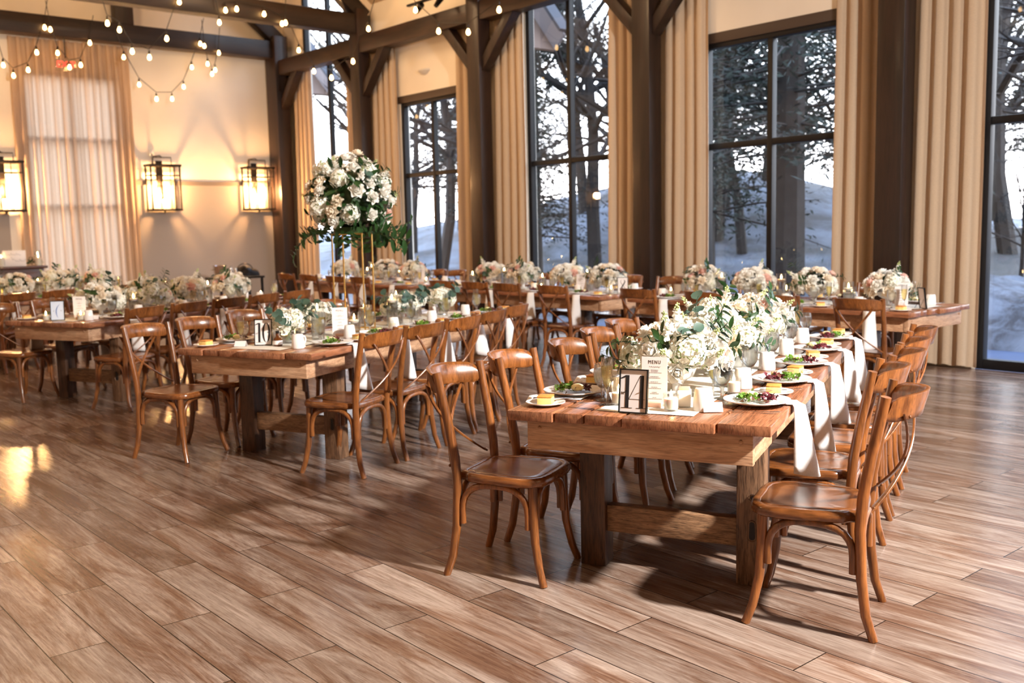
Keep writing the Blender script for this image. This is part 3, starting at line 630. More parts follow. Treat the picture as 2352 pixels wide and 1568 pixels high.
# ------------------------------------------------------------------ chair
def chair_proto():
    t = empty('cross_back_chair'); tag(t, 'chair', 'chair', 'cross-back chairs at the banquet tables')
    # seat outline: rounded front, waist and cut corners at the back
    half = [(0, .225), (.09, .224), (.155, .212), (.198, .175), (.214, .115), (.213, .03), (.204, -.06), (.192, -.125), (.165, -.150), (.160, -.185), (.10, -.192), (0, -.194)]
    pts = []
    for i in range(len(half)-1):
        for k in range(3):
            a, b = Vector((*half[i], 0)), Vector((*half[i+1], 0)); pts.append(a.lerp(b, k/3))
    pts.append(Vector((*half[-1], 0)))
    out = pts + [Vector((-p.x, p.y, 0)) for p in pts[-2:0:-1]]
    n = len(out)
    def ring(inset, z): 
        c = Vector((0, .01, 0)); return [(*(p+(c-p).normalized()*inset).xy, z) for p in out]
    rings = [ring(.012, .416), ring(.001, .424), ring(0, .440), ring(.004, .452), ring(.012, .457), ring(.034, .4575), ring(.038, .4545), ring(.042, .4565), ring(.09, .453), ring(.15, .451)]
    b = MB(); vs = [p for r in rings for p in r]
    fs = [(i*n+k, i*n+(k+1) % n, (i+1)*n+(k+1) % n, (i+1)*n+k) for i in range(len(rings)-1) for k in range(n)]
    fs += [tuple(range(n))[::-1], tuple((len(rings)-1)*n+k for k in range(n))]
    part('seat', b.add(vs, fs), 'seat', t, smooth=50)
    for s in (-1, 1):
        part('leg', MB().tube([(s*.168, .165, .428), (s*.172, .168, .30), (s*.176, .176, .18), (s*.188, .198, .07), (s*.200, .222, 0)], [.021, .020, .0185, .017, .0165], 10), 'chair', t, smooth=60)
        part('back_leg', MB().tube([(s*.207, -.235, 0), (s*.198, -.205, .09), (s*.190, -.188, .22), (s*.186, -.180, .40), (s*.188, -.188, .52), (s*.194, -.215, .68), (s*.200, -.245, .82), (s*.203, -.258, .888)], [.0165, .018, .0195, .0205, .0205, .020, .0195, .019], 10), 'chair', t, smooth=50)
    # bowed top rail
    n = 16; b = MB(); vs = []; prof = [(-.012, -.044), (.004, -.048), (.013, -.034), (.016, .0), (.013, .034), (.003, .048), (-.010, .046), (-.011, .02), (-.011, -.02)]
    for i in range(n+1):
        u = -1+2*i/n; x = u*.196; y = -.262-.108*(1-abs(u)**2.2); cz = .836+.012*(1-u*u); tx = Vector((1, .108*2.2*(abs(u)**1.2)*(1 if u > 0 else -1)/.196*1.0, 0)).normalized(); nn = Vector((tx.y, -tx.x, 0))
        sc = 1-.25*max(0, abs(u)-.85)/.15
        for p, q in prof: vs.append(Vector((x, y, cz))+nn*(-p)+Vector((0, -q*.28, q*sc)))
    m = len(prof); fs = [(i*m+k, i*m+(k+1) % m, (i+1)*m+(k+1) % m, (i+1)*m+k) for i in range(n) for k in range(m)]+[tuple(range(m)), tuple(n*m+k for k in range(m))]
    part('top_rail', b.add(vs, fs), 'chair', t, smooth=70)
    # crossed bent slats with bolt heads
    for s in (-1, 1):
        path = bez((s*.160, -.322, .820), (s*.085, -.345, .70), (-s*.03, -.330, .60), (-s*.172, -.212, .475), 12)
        b = MB().strip([p+Vector((0, -.006*s, 0)) for p in path], [(.0185*(.9+.1*i/12), 0, .008*s) for i in range(13)], .009)
        b.mat(1); b.sphere((s*.160, -.334, .815), .006, 6, 4); b.sphere((-s*.172, -.224, .48), .007, 6, 4)
        part('cross_slat', b, ['chair', 'bronze'], t, bevel=.002)
    # bentwood hoops under the seat
    def hoop(a, c):
        a = Vector(a); c = Vector(c); d = (c-a); k = min(.44, .165/d.length); zt = .409; zb = .235
        q = [a+Vector((0, 0, zb))]+bez(a+Vector((0, 0, zb+.06)), a+Vector((0, 0, zb+.13)), a+d*k*.3+Vector((0, 0, zt)), a+d*k+Vector((0, 0, zt)), 6)
        q2 = [c+Vector((0, 0, zb))]+bez(c+Vector((0, 0, zb+.06)), c+Vector((0, 0, zb+.13)), c-d*k*.3+Vector((0, 0, zt)), c-d*k+Vector((0, 0, zt)), 6)
        part('brace', MB().tube(q+q2[::-1], .0145, 8), 'chair', t, smooth=60)
    hoop((-.148, .172, 0), (.148, .172, 0)); hoop((-.160, -.182, 0), (.160, -.182, 0))
    for s in (-1, 1): hoop((s*.178, .145, 0), (s*.186, -.158, 0))
    return t
CHAIR = chair_proto()

# ------------------------------------------------------------------ tables
ZT = .757
def table_proto(name='farm_table', Ln=3.0):
    """local frame: x along the length from the near end, -y across; built over 1.07 m"""
    t = empty(name); tag(t, 'table', 'table', 'farmhouse tables')
    r = random.Random(2); b = MB(); cuts = [0, .205, .335, .495, .865, 1.07]
    for i in range(5):
        e0, e1 = (.0, .012, .006, -.012, .004)[i] , r.uniform(-.012, .012); dz = r.uniform(-.002, 0)
        b.box(e0, Ln+e1, -cuts[i+1]+.004, -cuts[i]-.004, ZT-.042, ZT+dz)
    part('tabletop', b, 'top', t, bevel=.004)
    for x in (.06, Ln-.06): part('apron', MB().box(x-.02, x+.02, -.995, -.075, ZT-.165, ZT-.043).mat(1).sphere((x-.02, -.13, ZT-.075), .010, 8, 4).sphere((x-.02, -.95, ZT-.075), .010, 8, 4), ['apron', 'ink'], t, bevel=.003)
    for y in (-.10, -.97): part('apron', MB().box(.08, Ln-.08, y-.02, y+.02, ZT-.165, ZT-.043), 'apron', t, bevel=.003)
    for x in (.44, Ln-.44):
        for y in (-.228, -.918):
            b = MB().box(x-.056, x+.056, y-.058, y+.058, 0, ZT-.043)
            if x < 1 and y < -.5:      # old mortise slot and bolt hole
                sl = [(math.cos(k*PI/6)*.019, (.026 if math.sin(k*PI/6) >= 0 else -.026)+math.sin(k*PI/6)*.019) for k in range(12)]
                b.mat(1).prism(sl, 0, .0015, Matrix.Translation((x-.0555, y-.008, .235)) @ Matrix.Rotation(-PI/2, 4, 'Y') @ Matrix.Rotation(PI/2, 4, 'Z'))
                b.prism([(math.cos(k*PI/6)*.016, math.sin(k*PI/6)*.016) for k in range(12)], 0, .0015, Matrix.Translation((x-.0555, y-.010, .375)) @ Matrix.Rotation(-PI/2, 4, 'Y')).mat(0)
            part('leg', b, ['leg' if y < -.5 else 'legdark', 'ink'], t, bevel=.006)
        part('stretcher', MB().box(x-.03, x+.03, -.860, -.286, .155, .275), 'stretch', t, bevel=.005)
    return t
TABLE = table_proto()
class Tab:
    def __init__(s, desc, O, deg, sides, end, label, n, s0, ds, cs=None, off=((0,)*5, (0,)*5)):
        s.d = desc; s.O = Vector((*O, 0)); s.a = math.radians(deg); s.u = Vector((math.cos(s.a), math.sin(s.a), 0)); s.v = Vector((math.sin(s.a), -math.cos(s.a), 0))
        s.sides = sides; s.end = end; s.n = n; s.s0 = s0; s.ds = ds; s.cs = cs; s.label = label; s.off = off
    def P(s, al, ac, z=ZT): return s.O+s.u*al+s.v*ac+Vector((0, 0, z))
    def rz(s, side): return s.a+PI if side == 0 else s.a
    def pl(s, side, al, lx, ly, z=ZT):
        """a point in the diner's frame: lx to the diner's right, ly into the table"""
        sg = -1 if side == 0 else 1
        return s.P(al+sg*lx, ly if side == 0 else 1.07-ly, z)
LW, OF = 'lantern-wall side', 'open-floor side'
T14 = Tab('14-card table', (2.56, 3.034), 24.5, (LW, OF), 'card', 'reclaimed wood farm table carrying the number 14 card', 5, .42, .59, ((.25, .76, 1.31, 1.90, 2.45), (.20, .80, 1.33, 1.825, 2.375)), ((0, .05, .14, .10, .06), (0, -.093, -.05, -.045, -.03)))
T10 = Tab('10-card table', (2.498, 6.297), 24.8, (LW, OF), 'card', 'reclaimed wood farm table carrying the number 10 card and tall gold stand', 5, .42, .59, ((.17, .68, 1.28, 1.85, 2.40), (.22, .72, 1.20, 1.68, 2.18)), ((0, 0, -.06, 0, 0), (0, .03, .06, .04, 0)))
T9 = Tab('blue-card table', (2.285, 9.742), 24.5, (LW, OF), 'card', 'wood farm table carrying the pale blue number card', 5, .42, .59, ((.22, .78, 1.33, 1.9, 2.45), (.25, .80, 1.33, 1.85, 2.38)))
T6 = Tab('rearmost table', (2.15, 13.2), 24.5, (LW, OF), 'open-floor', 'wood farm table furthest back before the sheer curtain', 5, .42, .59, ((.22, .78, 1.33, 1.9, 2.45), (.25, .80, 1.33, 1.85, 2.38)))
T12 = Tab('near window table', (7.42, 3.83), 90, ('hall side', 'window side'), 'road', 'wood farm table by the windows nearest the road view', 4, .40, .73, ((.24, .99, 1.75, 2.55), (1.05, 1.75, 2.45)))
T8 = Tab('8-card window table', (7.40, 7.22), 90, ('hall side', 'window side'), 'card', 'wood farm table by the windows carrying the number 8 card', 4, .40, .73, ((.34, 1.08, 1.65, 2.28), (.22, .88, 1.6, 2.3)))
T7 = Tab('far window table', (7.40, 10.75), 90, ('hall side', 'window side'), 'menu', 'wood farm table by the windows nearest the corner post', 4, .40, .73, ((.55, 1.2, 1.95, 2.6), (.78, 1.27, 1.95, 2.6)))
ALL = (T14, T10, T9, T6, T12, T8, T7)
rc = random.Random(5)
for T in ALL:
    put(TABLE, T.O, T.a, T.label)
    for side in (0, 1):
        for i, al in enumerate(T.cs[side]):
            off = (-.09 if side == 0 else -.13)
            if T is T10: off = (-.17 if side == 0 else -.09)
            if T in (T12, T8, T7): off = -.10
            loc = T.P(al, (off if side == 0 else 1.07-off)+T.off[side][i], 0)
            jit = rc.uniform(-.035, .035) if T is not T14 else (0, 0)[side]
            put(CHAIR, loc, T.rz(side)+jit, 'cross-back wooden chair, %s from the %s end, %s of the %s' % (ORD[i], T.end, T.sides[side], T.d))

# ------------------------------------------------------------------ tableware
def shape_cache(mb, name, mat, **k): return mb.mesh(name, mat, **k)
def plate_proto(name, R, h):
    t = MB().lathe([(.001, .006), (R*.55, .006), (R*.62, .007), (R*.70, .013), (R*.97, h), (R, h+.001), (R*.995, h-.003), (R*.70, .006), (R*.60, 0), (.001, .001)], 36).build(name, 'china', smooth=50)
    return t
PLATE = plate_proto('dinner_plate', .135, .020); BREAD = plate_proto('side_plate', .083, .016)
def cornbread():
    t = empty('cornbread'); b = MB(); r = random.Random(4)
    part('crumb', MB().box(-.034, .034, -.031, .031, 0, .029), 'corn', t, bevel=.004); part('crust', MB().box(-.0345, .0345, -.0315, .0315, .0285, .036), 'crust', t, bevel=.004); return t
CORN = cornbread()
def leafy(b, r, c, R, n, k, sz):
    for i in range(n):
        a = r.uniform(0, 2*PI); d = R*math.sqrt(r.random()); p = Vector(c)+Vector((math.cos(a)*d, math.sin(a)*d, r.uniform(.002, .03)*(1-d/R*.6)))
        u = Vector((r.uniform(-1, 1), r.uniform(-1, 1), r.uniform(-.2, .7))).normalized()*sz*r.uniform(.6, 1.2); w = u.cross(Vector((r.uniform(-1, 1), r.uniform(-1, 1), 1))).normalized()*sz*.42; up = Vector((0, 0, sz*.25))
        b.mat(k).add([p, p+u*.4-w+up, p+u*.5+up*.3, p+u*.4+w+up, p+u], [(0, 1, 2), (0, 2, 3), (1, 4, 2), (2, 4, 3)])
def salad(seed):
    r = random.Random(seed); b = MB()
    leafy(b, r, (-.035, .005, .008), .045, 60, 1, .026); leafy(b, r, (.03, -.012, .008), .045, 70, 0, .026); leafy(b, r, (0, .0, .008), .07, 30, 2, .022)
    o = b.build('salad', ['lett', 'radi', 'brownleaf'], smooth=0, fix=False); o['kind'] = 'stuff'; return o
SALADS = [salad(1), salad(2), salad(3)]
def pear():
    b = MB(); n = 8; vs = []
    for i in range(n+1):
        a = -PI/2*.9+PI*.9*i/n; rr = .027
        for k in range(5):
            th = -.45+.9*k/4; vs.append((math.cos(a)*rr*math.cos(th)*1.0, math.sin(a)*.036, rr*math.cos(a)*math.sin(th)+.01*math.cos(a)))
    fs = [(i*5+k, i*5+k+1, i*5+5+k+1, i*5+5+k) for i in range(n) for k in range(4)]
    vs += [(0, -.036, 0), (0, .036, 0)]
    return MB().sphere((0, 0, .014), .030, 12, 8, .55).build('pear_wedge', 'pear')
PEAR = pear()
def goblet():
    t = empty('water_goblet')
    part('glass', MB().lathe([(.001, .001), (.034, .001), (.034, .003), (.012, .007), (.0065, .014), (.010, .024), (.0075, .034), (.010, .045), (.009, .052), (.020, .060), (.034, .082), (.039, .108), (.037, .135), (.0335, .158), (.0325, .158), (.036, .135), (.0378, .108), (.033, .083), (.019, .063), (.001, .058)], 24), 'stemglass', t, smooth=60)
    part('water', MB().lathe([(.001, .060), (.019, .065), (.0325, .084), (.0372, .108), (.0355, .134), (.001, .134)], 20, caps=False), 'water', t, smooth=40)
    return t
def flute():
    t = empty('champagne_flute')
    part('glass', MB().lathe([(.001, .001), (.031, .001), (.031, .003), (.008, .007), (.0045, .02), (.0042, .05), (.006, .062), (.016, .085), (.0235, .125), (.025, .165), (.0235, .20), (.0228, .20), (.0242, .165), (.0227, .125), (.015, .087), (.001, .066)], 20), 'stemglass', t, smooth=60)
    part('wine', MB().lathe([(.001, .068), (.0148, .089), (.0222, .125), (.0237, .162), (.001, .162)], 18, caps=False), 'wine', t, smooth=40)
    return t
GOB = goblet(); FLU = flute()
def mug():
    t = empty('coffee_mug')
    part('body', MB().lathe([(.001, .0), (.041, 0), (.0425, .004), (.0405, .045), (.034, .088), (.031, .091), (.001, .092)], 26), 'china', t, smooth=45)
    part('handle', MB().tube(bez((.036, 0, .074), (.066, 0, .080), (.070, 0, .03), (.040, 0, .022), 10), .0055, 8), 'china', t)
    return t
MUG = mug()            # set upside down at each place
def napkin(seed, drop):
    """folded napkin lying under the plate, turning over the table edge and flaring like a soft cone; local +y into the table"""
    r = random.Random(seed); vs = []; n = 16; rows = []
    for y in (.21, .14, .07, .02, .004): rows.append((y, .0035, .052, 0))
    rows += [(-.004, .004, .052, .012), (-.010, -.006, .052, .032)]
    for k in range(1, 10): t = k/9; rows.append((-.012, -.018-drop*t, .052+.014*t, .034+.052*t))
    for j, (y, z, w, out) in enumerate(rows):
        for i in range(n+1):
            u = -1+2*i/n; c = math.cos(u*PI/2)**.8 if abs(u) < 1 else 0
            vs.append((u*w*(1-.15*(out > .02)*c*0)+.012*max(0, j-7)/9, y-out*c*(1+.12*math.sin(3*u+seed)), z-(.020*(1-c) if out > .05 else 0)*(-1)))
    q = n+1
    fs = [(j*q+i, j*q+i+1, (j+1)*q+i+1, (j+1)*q+i) for j in range(len(rows)-1) for i in range(n)]
    o = MB().add(vs, fs).build('napkin', 'linen', smooth=80, fix=False)
    bm = bmesh.new(); bm.from_mesh(o.data); bmesh.ops.solidify(bm, geom=bm.faces[:], thickness=.003); bm.to_mesh(o.data); bm.free(); return o
NAPS = [napkin(1, .30), napkin(2, .28), napkin(3, .31)]
def fork():
    b = MB(); b.strip([(0, -.09, .002), (0, -.02, .004), (0, .03, .003), (0, .06, .006), (0, .068, .004)], [(.0065, 0, 0), (.0035, 0, 0), (.003, 0, 0), (.009, 0, 0), (.010, 0, 0)], .0022)
    for x in (-.009, -.003, .003, .009): b.bar((x, .066, .0045), (x*.9, .105, .007), .0028, .0018)
    return b.build('fork', 'steel', smooth=50)
def knife():
    return MB().strip([(0, -.08, .002), (0, -.01, .003), (0, .02, .002), (0, .07, .002), (0, .085, .002)], [(.006, 0, 0), (.004, 0, 0), (.0075, 0, 0), (.0075, 0, 0), (.001, 0, 0)], .0018).build('butter_knife', 'steel', smooth=50)
FORK = fork(); KNIFE = knife()
rp = random.Random(12)
def where(T, side, i): return '%s place from the %s end, %s, %s' % (ORD[i], T.end, T.sides[side], T.d)
def setting(T, side, i):
    al = T.s0+T.ds*i; rz = T.rz(side); w = where(T, side, i); P = lambda x, y, z=ZT: T.pl(side, al, x, y, z)
    put(NAPS[(i+side) % 3], P(.07, .0, ZT+.001), rz, 'white hanging napkin, '+w, 'hanging napkins', (1, 1, 1 if side or T in (T12, T8, T7, T9) else .36))
    put(PLATE, P(0, .135, ZT+.006), rz, 'white dinner plate, '+w, 'dinner plates')
    o = put(SALADS[(i+2*side) % 3], P(0, .135, ZT+.011), rp.uniform(0, 6), 'mixed leaf salad, '+w, 'plated salads', cat='salad')
    put(PEAR, P(.015, .158, ZT+.024), rp.uniform(0, 3), 'pale pear wedge, '+w, 'pear wedges', cat='pear')
    put(BREAD, P(.275, .115, ZT+.001), rz, 'small side plate, '+w, 'side plates')
    put(CORN, P(.275, .115, ZT+.0075), rz+rp.uniform(-.6, .6), 'cornbread square, '+w, 'cornbread squares', cat='cornbread')
    g = P(.10+rp.uniform(-.02, .02), .30, ZT); put(GOB, g, rp.uniform(0, 6), 'water goblet, '+w, 'water goblets')
    put(FLU, P(.19+rp.uniform(-.02, .02), .355, ZT), 0, 'sparkling wine flute, '+w, 'champagne flutes')
    put(MUG, P(-.185, .31 if (T is T14 and side and i == 0) else .275, ZT), rz+rp.uniform(-.5, 1.2), 'upturned white mug, '+w, 'upturned mugs')
    put(FORK, P(-.175, .12, ZT+.002), rz+PI+rp.uniform(-.1, .1), 'steel fork, '+w, 'forks')
    put(KNIFE, P(.235, .13, ZT+.021), rz+.5, 'small butter knife, '+w, 'butter knives')
for p, c in ((PLATE, 'plate'), (BREAD, 'plate'), (CORN, 'cornbread'), (PEAR, 'pear'), (GOB, 'glass'), (FLU, 'glass'), (MUG, 'mug'), (FORK, 'fork'), (KNIFE, 'knife')): tag(p, 'x', c)
for p in NAPS: tag(p, 'x', 'napkin')
for p in SALADS: tag(p, 'x', 'salad', None, 'stuff')
for T in ALL:
    for side in (0, 1):
        for i in range(T.n): setting(T, side, i)

# ------------------------------------------------------------------ flowers
def petal(b, k, base, out, up, ln, w, curl, cup, nn=3):
    """one cupped petal as a small grid"""
    side = out.cross(up).normalized(); vs = []
    for i in range(nn+1):
        t = i/nn; c = base+up*(ln*t)+out*(curl*ln*t*t*t + .12*ln*math.sin(t*PI))
        ww = w*math.sin(PI*(.18+.70*t))
        for j in (-1, -.5, 0, .5, 1): vs.append(c+side*(ww*j)-out*(cup*w*(j*j)))
    b.mat(k).add(vs, [(i*5+j, i*5+j+1, i*5+5+j+1, i*5+5+j) for i in range(nn) for j in range(4)])
def rose(mat, R, seed):
    r = random.Random(seed); b = MB(); Z = Vector((0, 0, 1))
    for lay, (n, rad, tilt, h, curl) in enumerate(((3, .10, .05, .95, -.25), (4, .24, .15, 1.02, -.1), (5, .40, .30, 1.0, .12), (5, .56, .52, .95, .32), (6, .70, .85, .88, .55))):
        for i in range(n):
            a = 2*PI*i/n+lay*.7+r.uniform(-.15, .15); o = Vector((math.cos(a), math.sin(a), 0)); u = (Z*math.cos(tilt)+o*math.sin(tilt)).normalized(); oo = (o*math.cos(tilt)-Z*math.sin(tilt)).normalized()
            petal(b, 0, o*rad*R*.55+Z*(-.55*R+.05*R*lay*0), oo, u, h*R*1.25, R*(.36+.10*lay), curl, .45)
    b.mat(1)
    for i in range(5):
        a = 2*PI*i/5; o = Vector((math.cos(a), math.sin(a), 0)); b.add([Vector((0, 0, -R*.62)), o*R*.4+Vector((-o.y, o.x, 0))*R*.15+Vector((0, 0, -R*.55)), o*R*.95+Vector((0, 0, -R*.62)), o*R*.4-Vector((-o.y, o.x, 0))*R*.15+Vector((0, 0, -R*.55))], [(0, 1, 2, 3)])
    b.tube([(0, 0, -R*.5), (0, 0, -R*2.2)], .003, 5)
    return b.mesh('rose', [mat, 'leaf'], smooth=80, fix=False)
def hydrangea(R, seed):
    r = random.Random(seed); b = MB(); n = 120
    for i in range(n):
        z = 1-1.5*i/n; rr = math.sqrt(max(0, 1-z*z)); a = i*2.39996; nrm = Vector((rr*math.cos(a), rr*math.sin(a), z)); c = nrm*R*r.uniform(.80, 1.06)
        nrm = (nrm+Vector((r.uniform(-1, 1), r.uniform(-1, 1), r.uniform(-1, 1)))*.42).normalized()
        u = nrm.orthogonal().normalized(); v = nrm.cross(u); th = r.uniform(0, PI); s = R*.185*r.uniform(.8, 1.2)
        for k in range(4):
            t = th+k*PI/2; d = u*math.cos(t)+v*math.sin(t); e = -u*math.sin(t)+v*math.cos(t)
            b.mat(0).add([c, c+d*s*.5-e*s*.52+nrm*s*.30, c+d*s*1.08+nrm*s*.10, c+d*s*.5+e*s*.52+nrm*s*.30], [(0, 1, 2, 3)])
    b.mat(1).sphere((0, 0, 0), R*.66, 10, 7).tube([(0, 0, -R*.6), (0, 0, -R*1.8)], .004, 5)  # darker green core: shade between the florets put into its colour
    return b.mesh('hydrangea', ['hyd', 'green'], smooth=30, fix=False)
def stock(ln, seed):
    r = random.Random(seed); b = MB(); b.mat(1).tube([(0, 0, 0), (0, 0, ln)], .0025, 5)
    for i in range(26):
        t = i/26; z = ln*(.25+.72*t); a = i*2.4; s = .017*(1-.75*t)+.003; c = Vector((math.cos(a)*s*.9, math.sin(a)*s*.9, z))
        if t > .72: b.mat(1).sphere(c, s*.55, 5, 4)
        else:
            for k in range(5):
                d = Vector((r.uniform(-1, 1), r.uniform(-1, 1), r.uniform(-1, 1))).normalized(); e = d.orthogonal().normalized(); b.mat(0).add([c, c+d*s*.6+e*s*.5, c+d*s*1.1, c+d*s*.6-e*s*.5], [(0, 1, 2, 3)])
    return b.mesh('stock_stem', ['white', 'green'], smooth=60, fix=False)
def leaf(b, p, d, ln, w, nrm, rnd=False):
    d = d.normalized(); s = d.cross(nrm).normalized(); nn = s.cross(d)
    prof = ((0, .08), (.2, .75), (.45, 1), (.75, .7), (1, .05)) if not rnd else ((0, .2), (.2, .85), (.5, 1.05), (.8, .8), (1, .15))
    vs = []
    for t, k in prof:
        c = p+d*ln*t-nn*(ln*.18*t*t)
        vs += [c-s*w*k+nn*w*.25*k, c, c+s*w*k+nn*w*.25*k]
    b.add(vs, [(i*3+j, i*3+j+1, i*3+4+j, i*3+3+j) for i in range(4) for j in range(2)])
def spray(seed, ln, n, kind):
    """a sprig: thin stem with alternating leaves; grows along +Z and bends over"""
    r = random.Random(seed); b = MB(); path = bez((0, 0, 0), (0, 0, ln*.4), (ln*.12, 0, ln*.75), (ln*.4, 0, ln*.95), 8); b.tube(path, .0016, 4, caps=False)
    for i in range(n):
        t = .25+.75*i/n; j = min(7, int(t*8)); p = path[j].lerp(path[j+1], t*8-j); a = (i % 2)*PI+r.uniform(-.5, .5); o = Vector((math.cos(a+PI/2), math.sin(a+PI/2), r.uniform(.1, .6)))
        if kind == 'r': leaf(b, p, o, r.uniform(.045, .065), .010, Vector((r.uniform(-.4, .4), r.uniform(-.4, .4), 1)))
        else: leaf(b, p, o, r.uniform(.045, .062), .024, Vector((r.uniform(-.6, .6), r.uniform(-.6, .6), 1)), True)
    return b.mesh('leaf_sprig', 'leaf' if kind == 'r' else 'euc', smooth=80, fix=False)
ROSES = [rose('white', .037, 1), rose('white', .033, 2), rose('cream', .036, 3), rose('blush', .034, 4)]
HYDS = [hydrangea(.075, 5), hydrangea(.066, 6)]; STOCK = [stock(.16, 7), stock(.13, 8)]
SPR = [spray(9, .17, 11, 'r'), spray(10, .15, 9, 'r'), spray(11, .15, 7, 'e')]
def sub(name, me, parent, loc, d, roll=0, sc=1, lab=None):
    o = bpy.data.objects.new(name, me); COL.objects.link(o); o.parent = parent; o.location = loc
    o.rotation_euler = (Vector(d).to_track_quat('Z', 'Y') @ Euler((0, 0, roll)).to_quaternion()).to_euler(); o.scale = (sc,)*3
    KIDS.setdefault(parent.name, []).append(o)
    if lab: o['label'] = lab
    return o
def dome(t, seed, cz, rx, rz, spec, low=-.25, sprays=12, droop=0):
    """blooms over a dome, big ones first, each turned outward; leaf sprigs between"""
    r = random.Random(seed); done = []
    for kind, cnt in spec:
        for q in range(cnt):
            best = None
            for _ in range(40):
                z = r.uniform(low, 1); a = r.uniform(0, 2*PI); rr = math.sqrt(1-z*z); d = Vector((rr*math.cos(a), rr*math.sin(a), z)); s = min([(d-e).length/w for e, w in done] or [9])
                if best is None or s > best[0]: best = (s, d)
            d = best[1]; done.append((d, {'h': 1.5, 'r': 1.0, 's': .8}[kind]))
            k = {'h': .82, 'r': .97, 's': .72}[kind]*r.uniform(.9, 1.08); p = Vector((d.x*rx*k, d.y*rx*k, cz+d.z*rz*k))
            dd = Vector((d.x, d.y, d.z+.25))
            if kind == 'h': sub('hydrangea', HYDS[q % 2], t, p, dd, r.uniform(0, 6), r.uniform(.85, 1.1))
            elif kind == 'r':
                m = r.choice((0, 0, 1, 1, 2, 2, 3)); sub('rose', ROSES[m], t, p, dd, r.uniform(0, 6), r.uniform(.9, 1.15), ('white rose', 'white rose', 'cream rose', 'blush pink rose')[m])
            else: sub('stock_stem', STOCK[q % 2], t, p, Vector((d.x, d.y, abs(d.z)+.4)), r.uniform(0, 6), r.uniform(.8, 1.15))
    for q in range(sprays):
        z = r.uniform(low-.1, .85); a = r.uniform(0, 2*PI); rr = math.sqrt(1-z*z); d = Vector((rr*math.cos(a), rr*math.sin(a), z)); p = Vector((d.x*rx*.55, d.y*rx*.55, cz+d.z*rz*.55))
        sub('leaf_sprig', SPR[r.choice((0, 0, 0, 1, 1, 2))], t, p, Vector((d.x, d.y, d.z+.1-droop*(z < .2))), r.uniform(0, 6), r.uniform(.85, 1.25)*(1+.35*droop))
def arrangement(name, seed, spec, rx=.195, rz=.15, cz=.16, sprays=7):
    t = empty(name); tag(t, 'x', 'flowers')
    part('bowl', MB().lathe([(.05, 0), (.055, .008), (.018, .02), (.02, .05), (.075, .085), (.092, .125), (.086, .125), (.001, .09)], 18), 'china', t)
    r = random.Random(seed+50); b = MB()
    for i in range(46):
        z = r.uniform(-.2, .9); a = r.uniform(0, 6.28); rr = math.sqrt(1-z*z); d = Vector((rr*math.cos(a), rr*math.sin(a), z)); leaf(b, Vector((d.x*rx*.5, d.y*rx*.5, cz+d.z*rz*.5)), d+Vector((r.uniform(-.7, .7), r.uniform(-.7, .7), r.uniform(-.3, .3))), r.uniform(.05, .075), .014, Vector((r.uniform(-1, 1), r.uniform(-1, 1), 1)))
    o = part('foliage', b, 'leaf', t, smooth=80, fix=False); o['kind'] = 'stuff'
    dome(t, seed, cz, rx, rz, spec, sprays=sprays); return t
AR = [arrangement('flower_arrangement', 31, (('h', 3), ('r', 19), ('s', 8))), arrangement('flower_arrangement', 32, (('h', 2), ('r', 30), ('s', 1)), sprays=7), arrangement('flower_arrangement', 33, (('h', 1), ('r', 30), ('s', 1)), rx=.18, rz=.145, sprays=7), arrangement('flower_arrangement', 34, (('h', 6), ('r', 14), ('s', 11)), rx=.235, rz=.165, sprays=11)]
def hyd_vase(seed):
    t = empty('hydrangea_vase'); tag(t, 'x', 'flowers')
    part('vase', MB().lathe([(.001, .002), (.045, .002), (.05, .01), (.052, .10), (.050, .10), (.048, .012), (.001, .008)], 18, caps=False), 'clear', t, fix=False)
    part('water', MB().lathe([(.001, .009), (.047, .012), (.0485, .065), (.001, .065)], 16, caps=False), 'water', t)
    r = random.Random(seed)
    for k in range(4):
        a = k*1.6+r.random(); sub('hydrangea', HYDS[k % 2], t, Vector((math.cos(a)*.055, math.sin(a)*.055, .145+.02*(k % 2))), Vector((math.cos(a)*.6, math.sin(a)*.6, 1)), a, 1.05)
    for k in range(4): a = k*1.7+.6; sub('leaf_sprig', SPR[2], t, Vector((math.cos(a)*.05, math.sin(a)*.05, .13)), Vector((math.cos(a), math.sin(a), .8)), a, 1.1)
    return t
HV = hyd_vase(4)
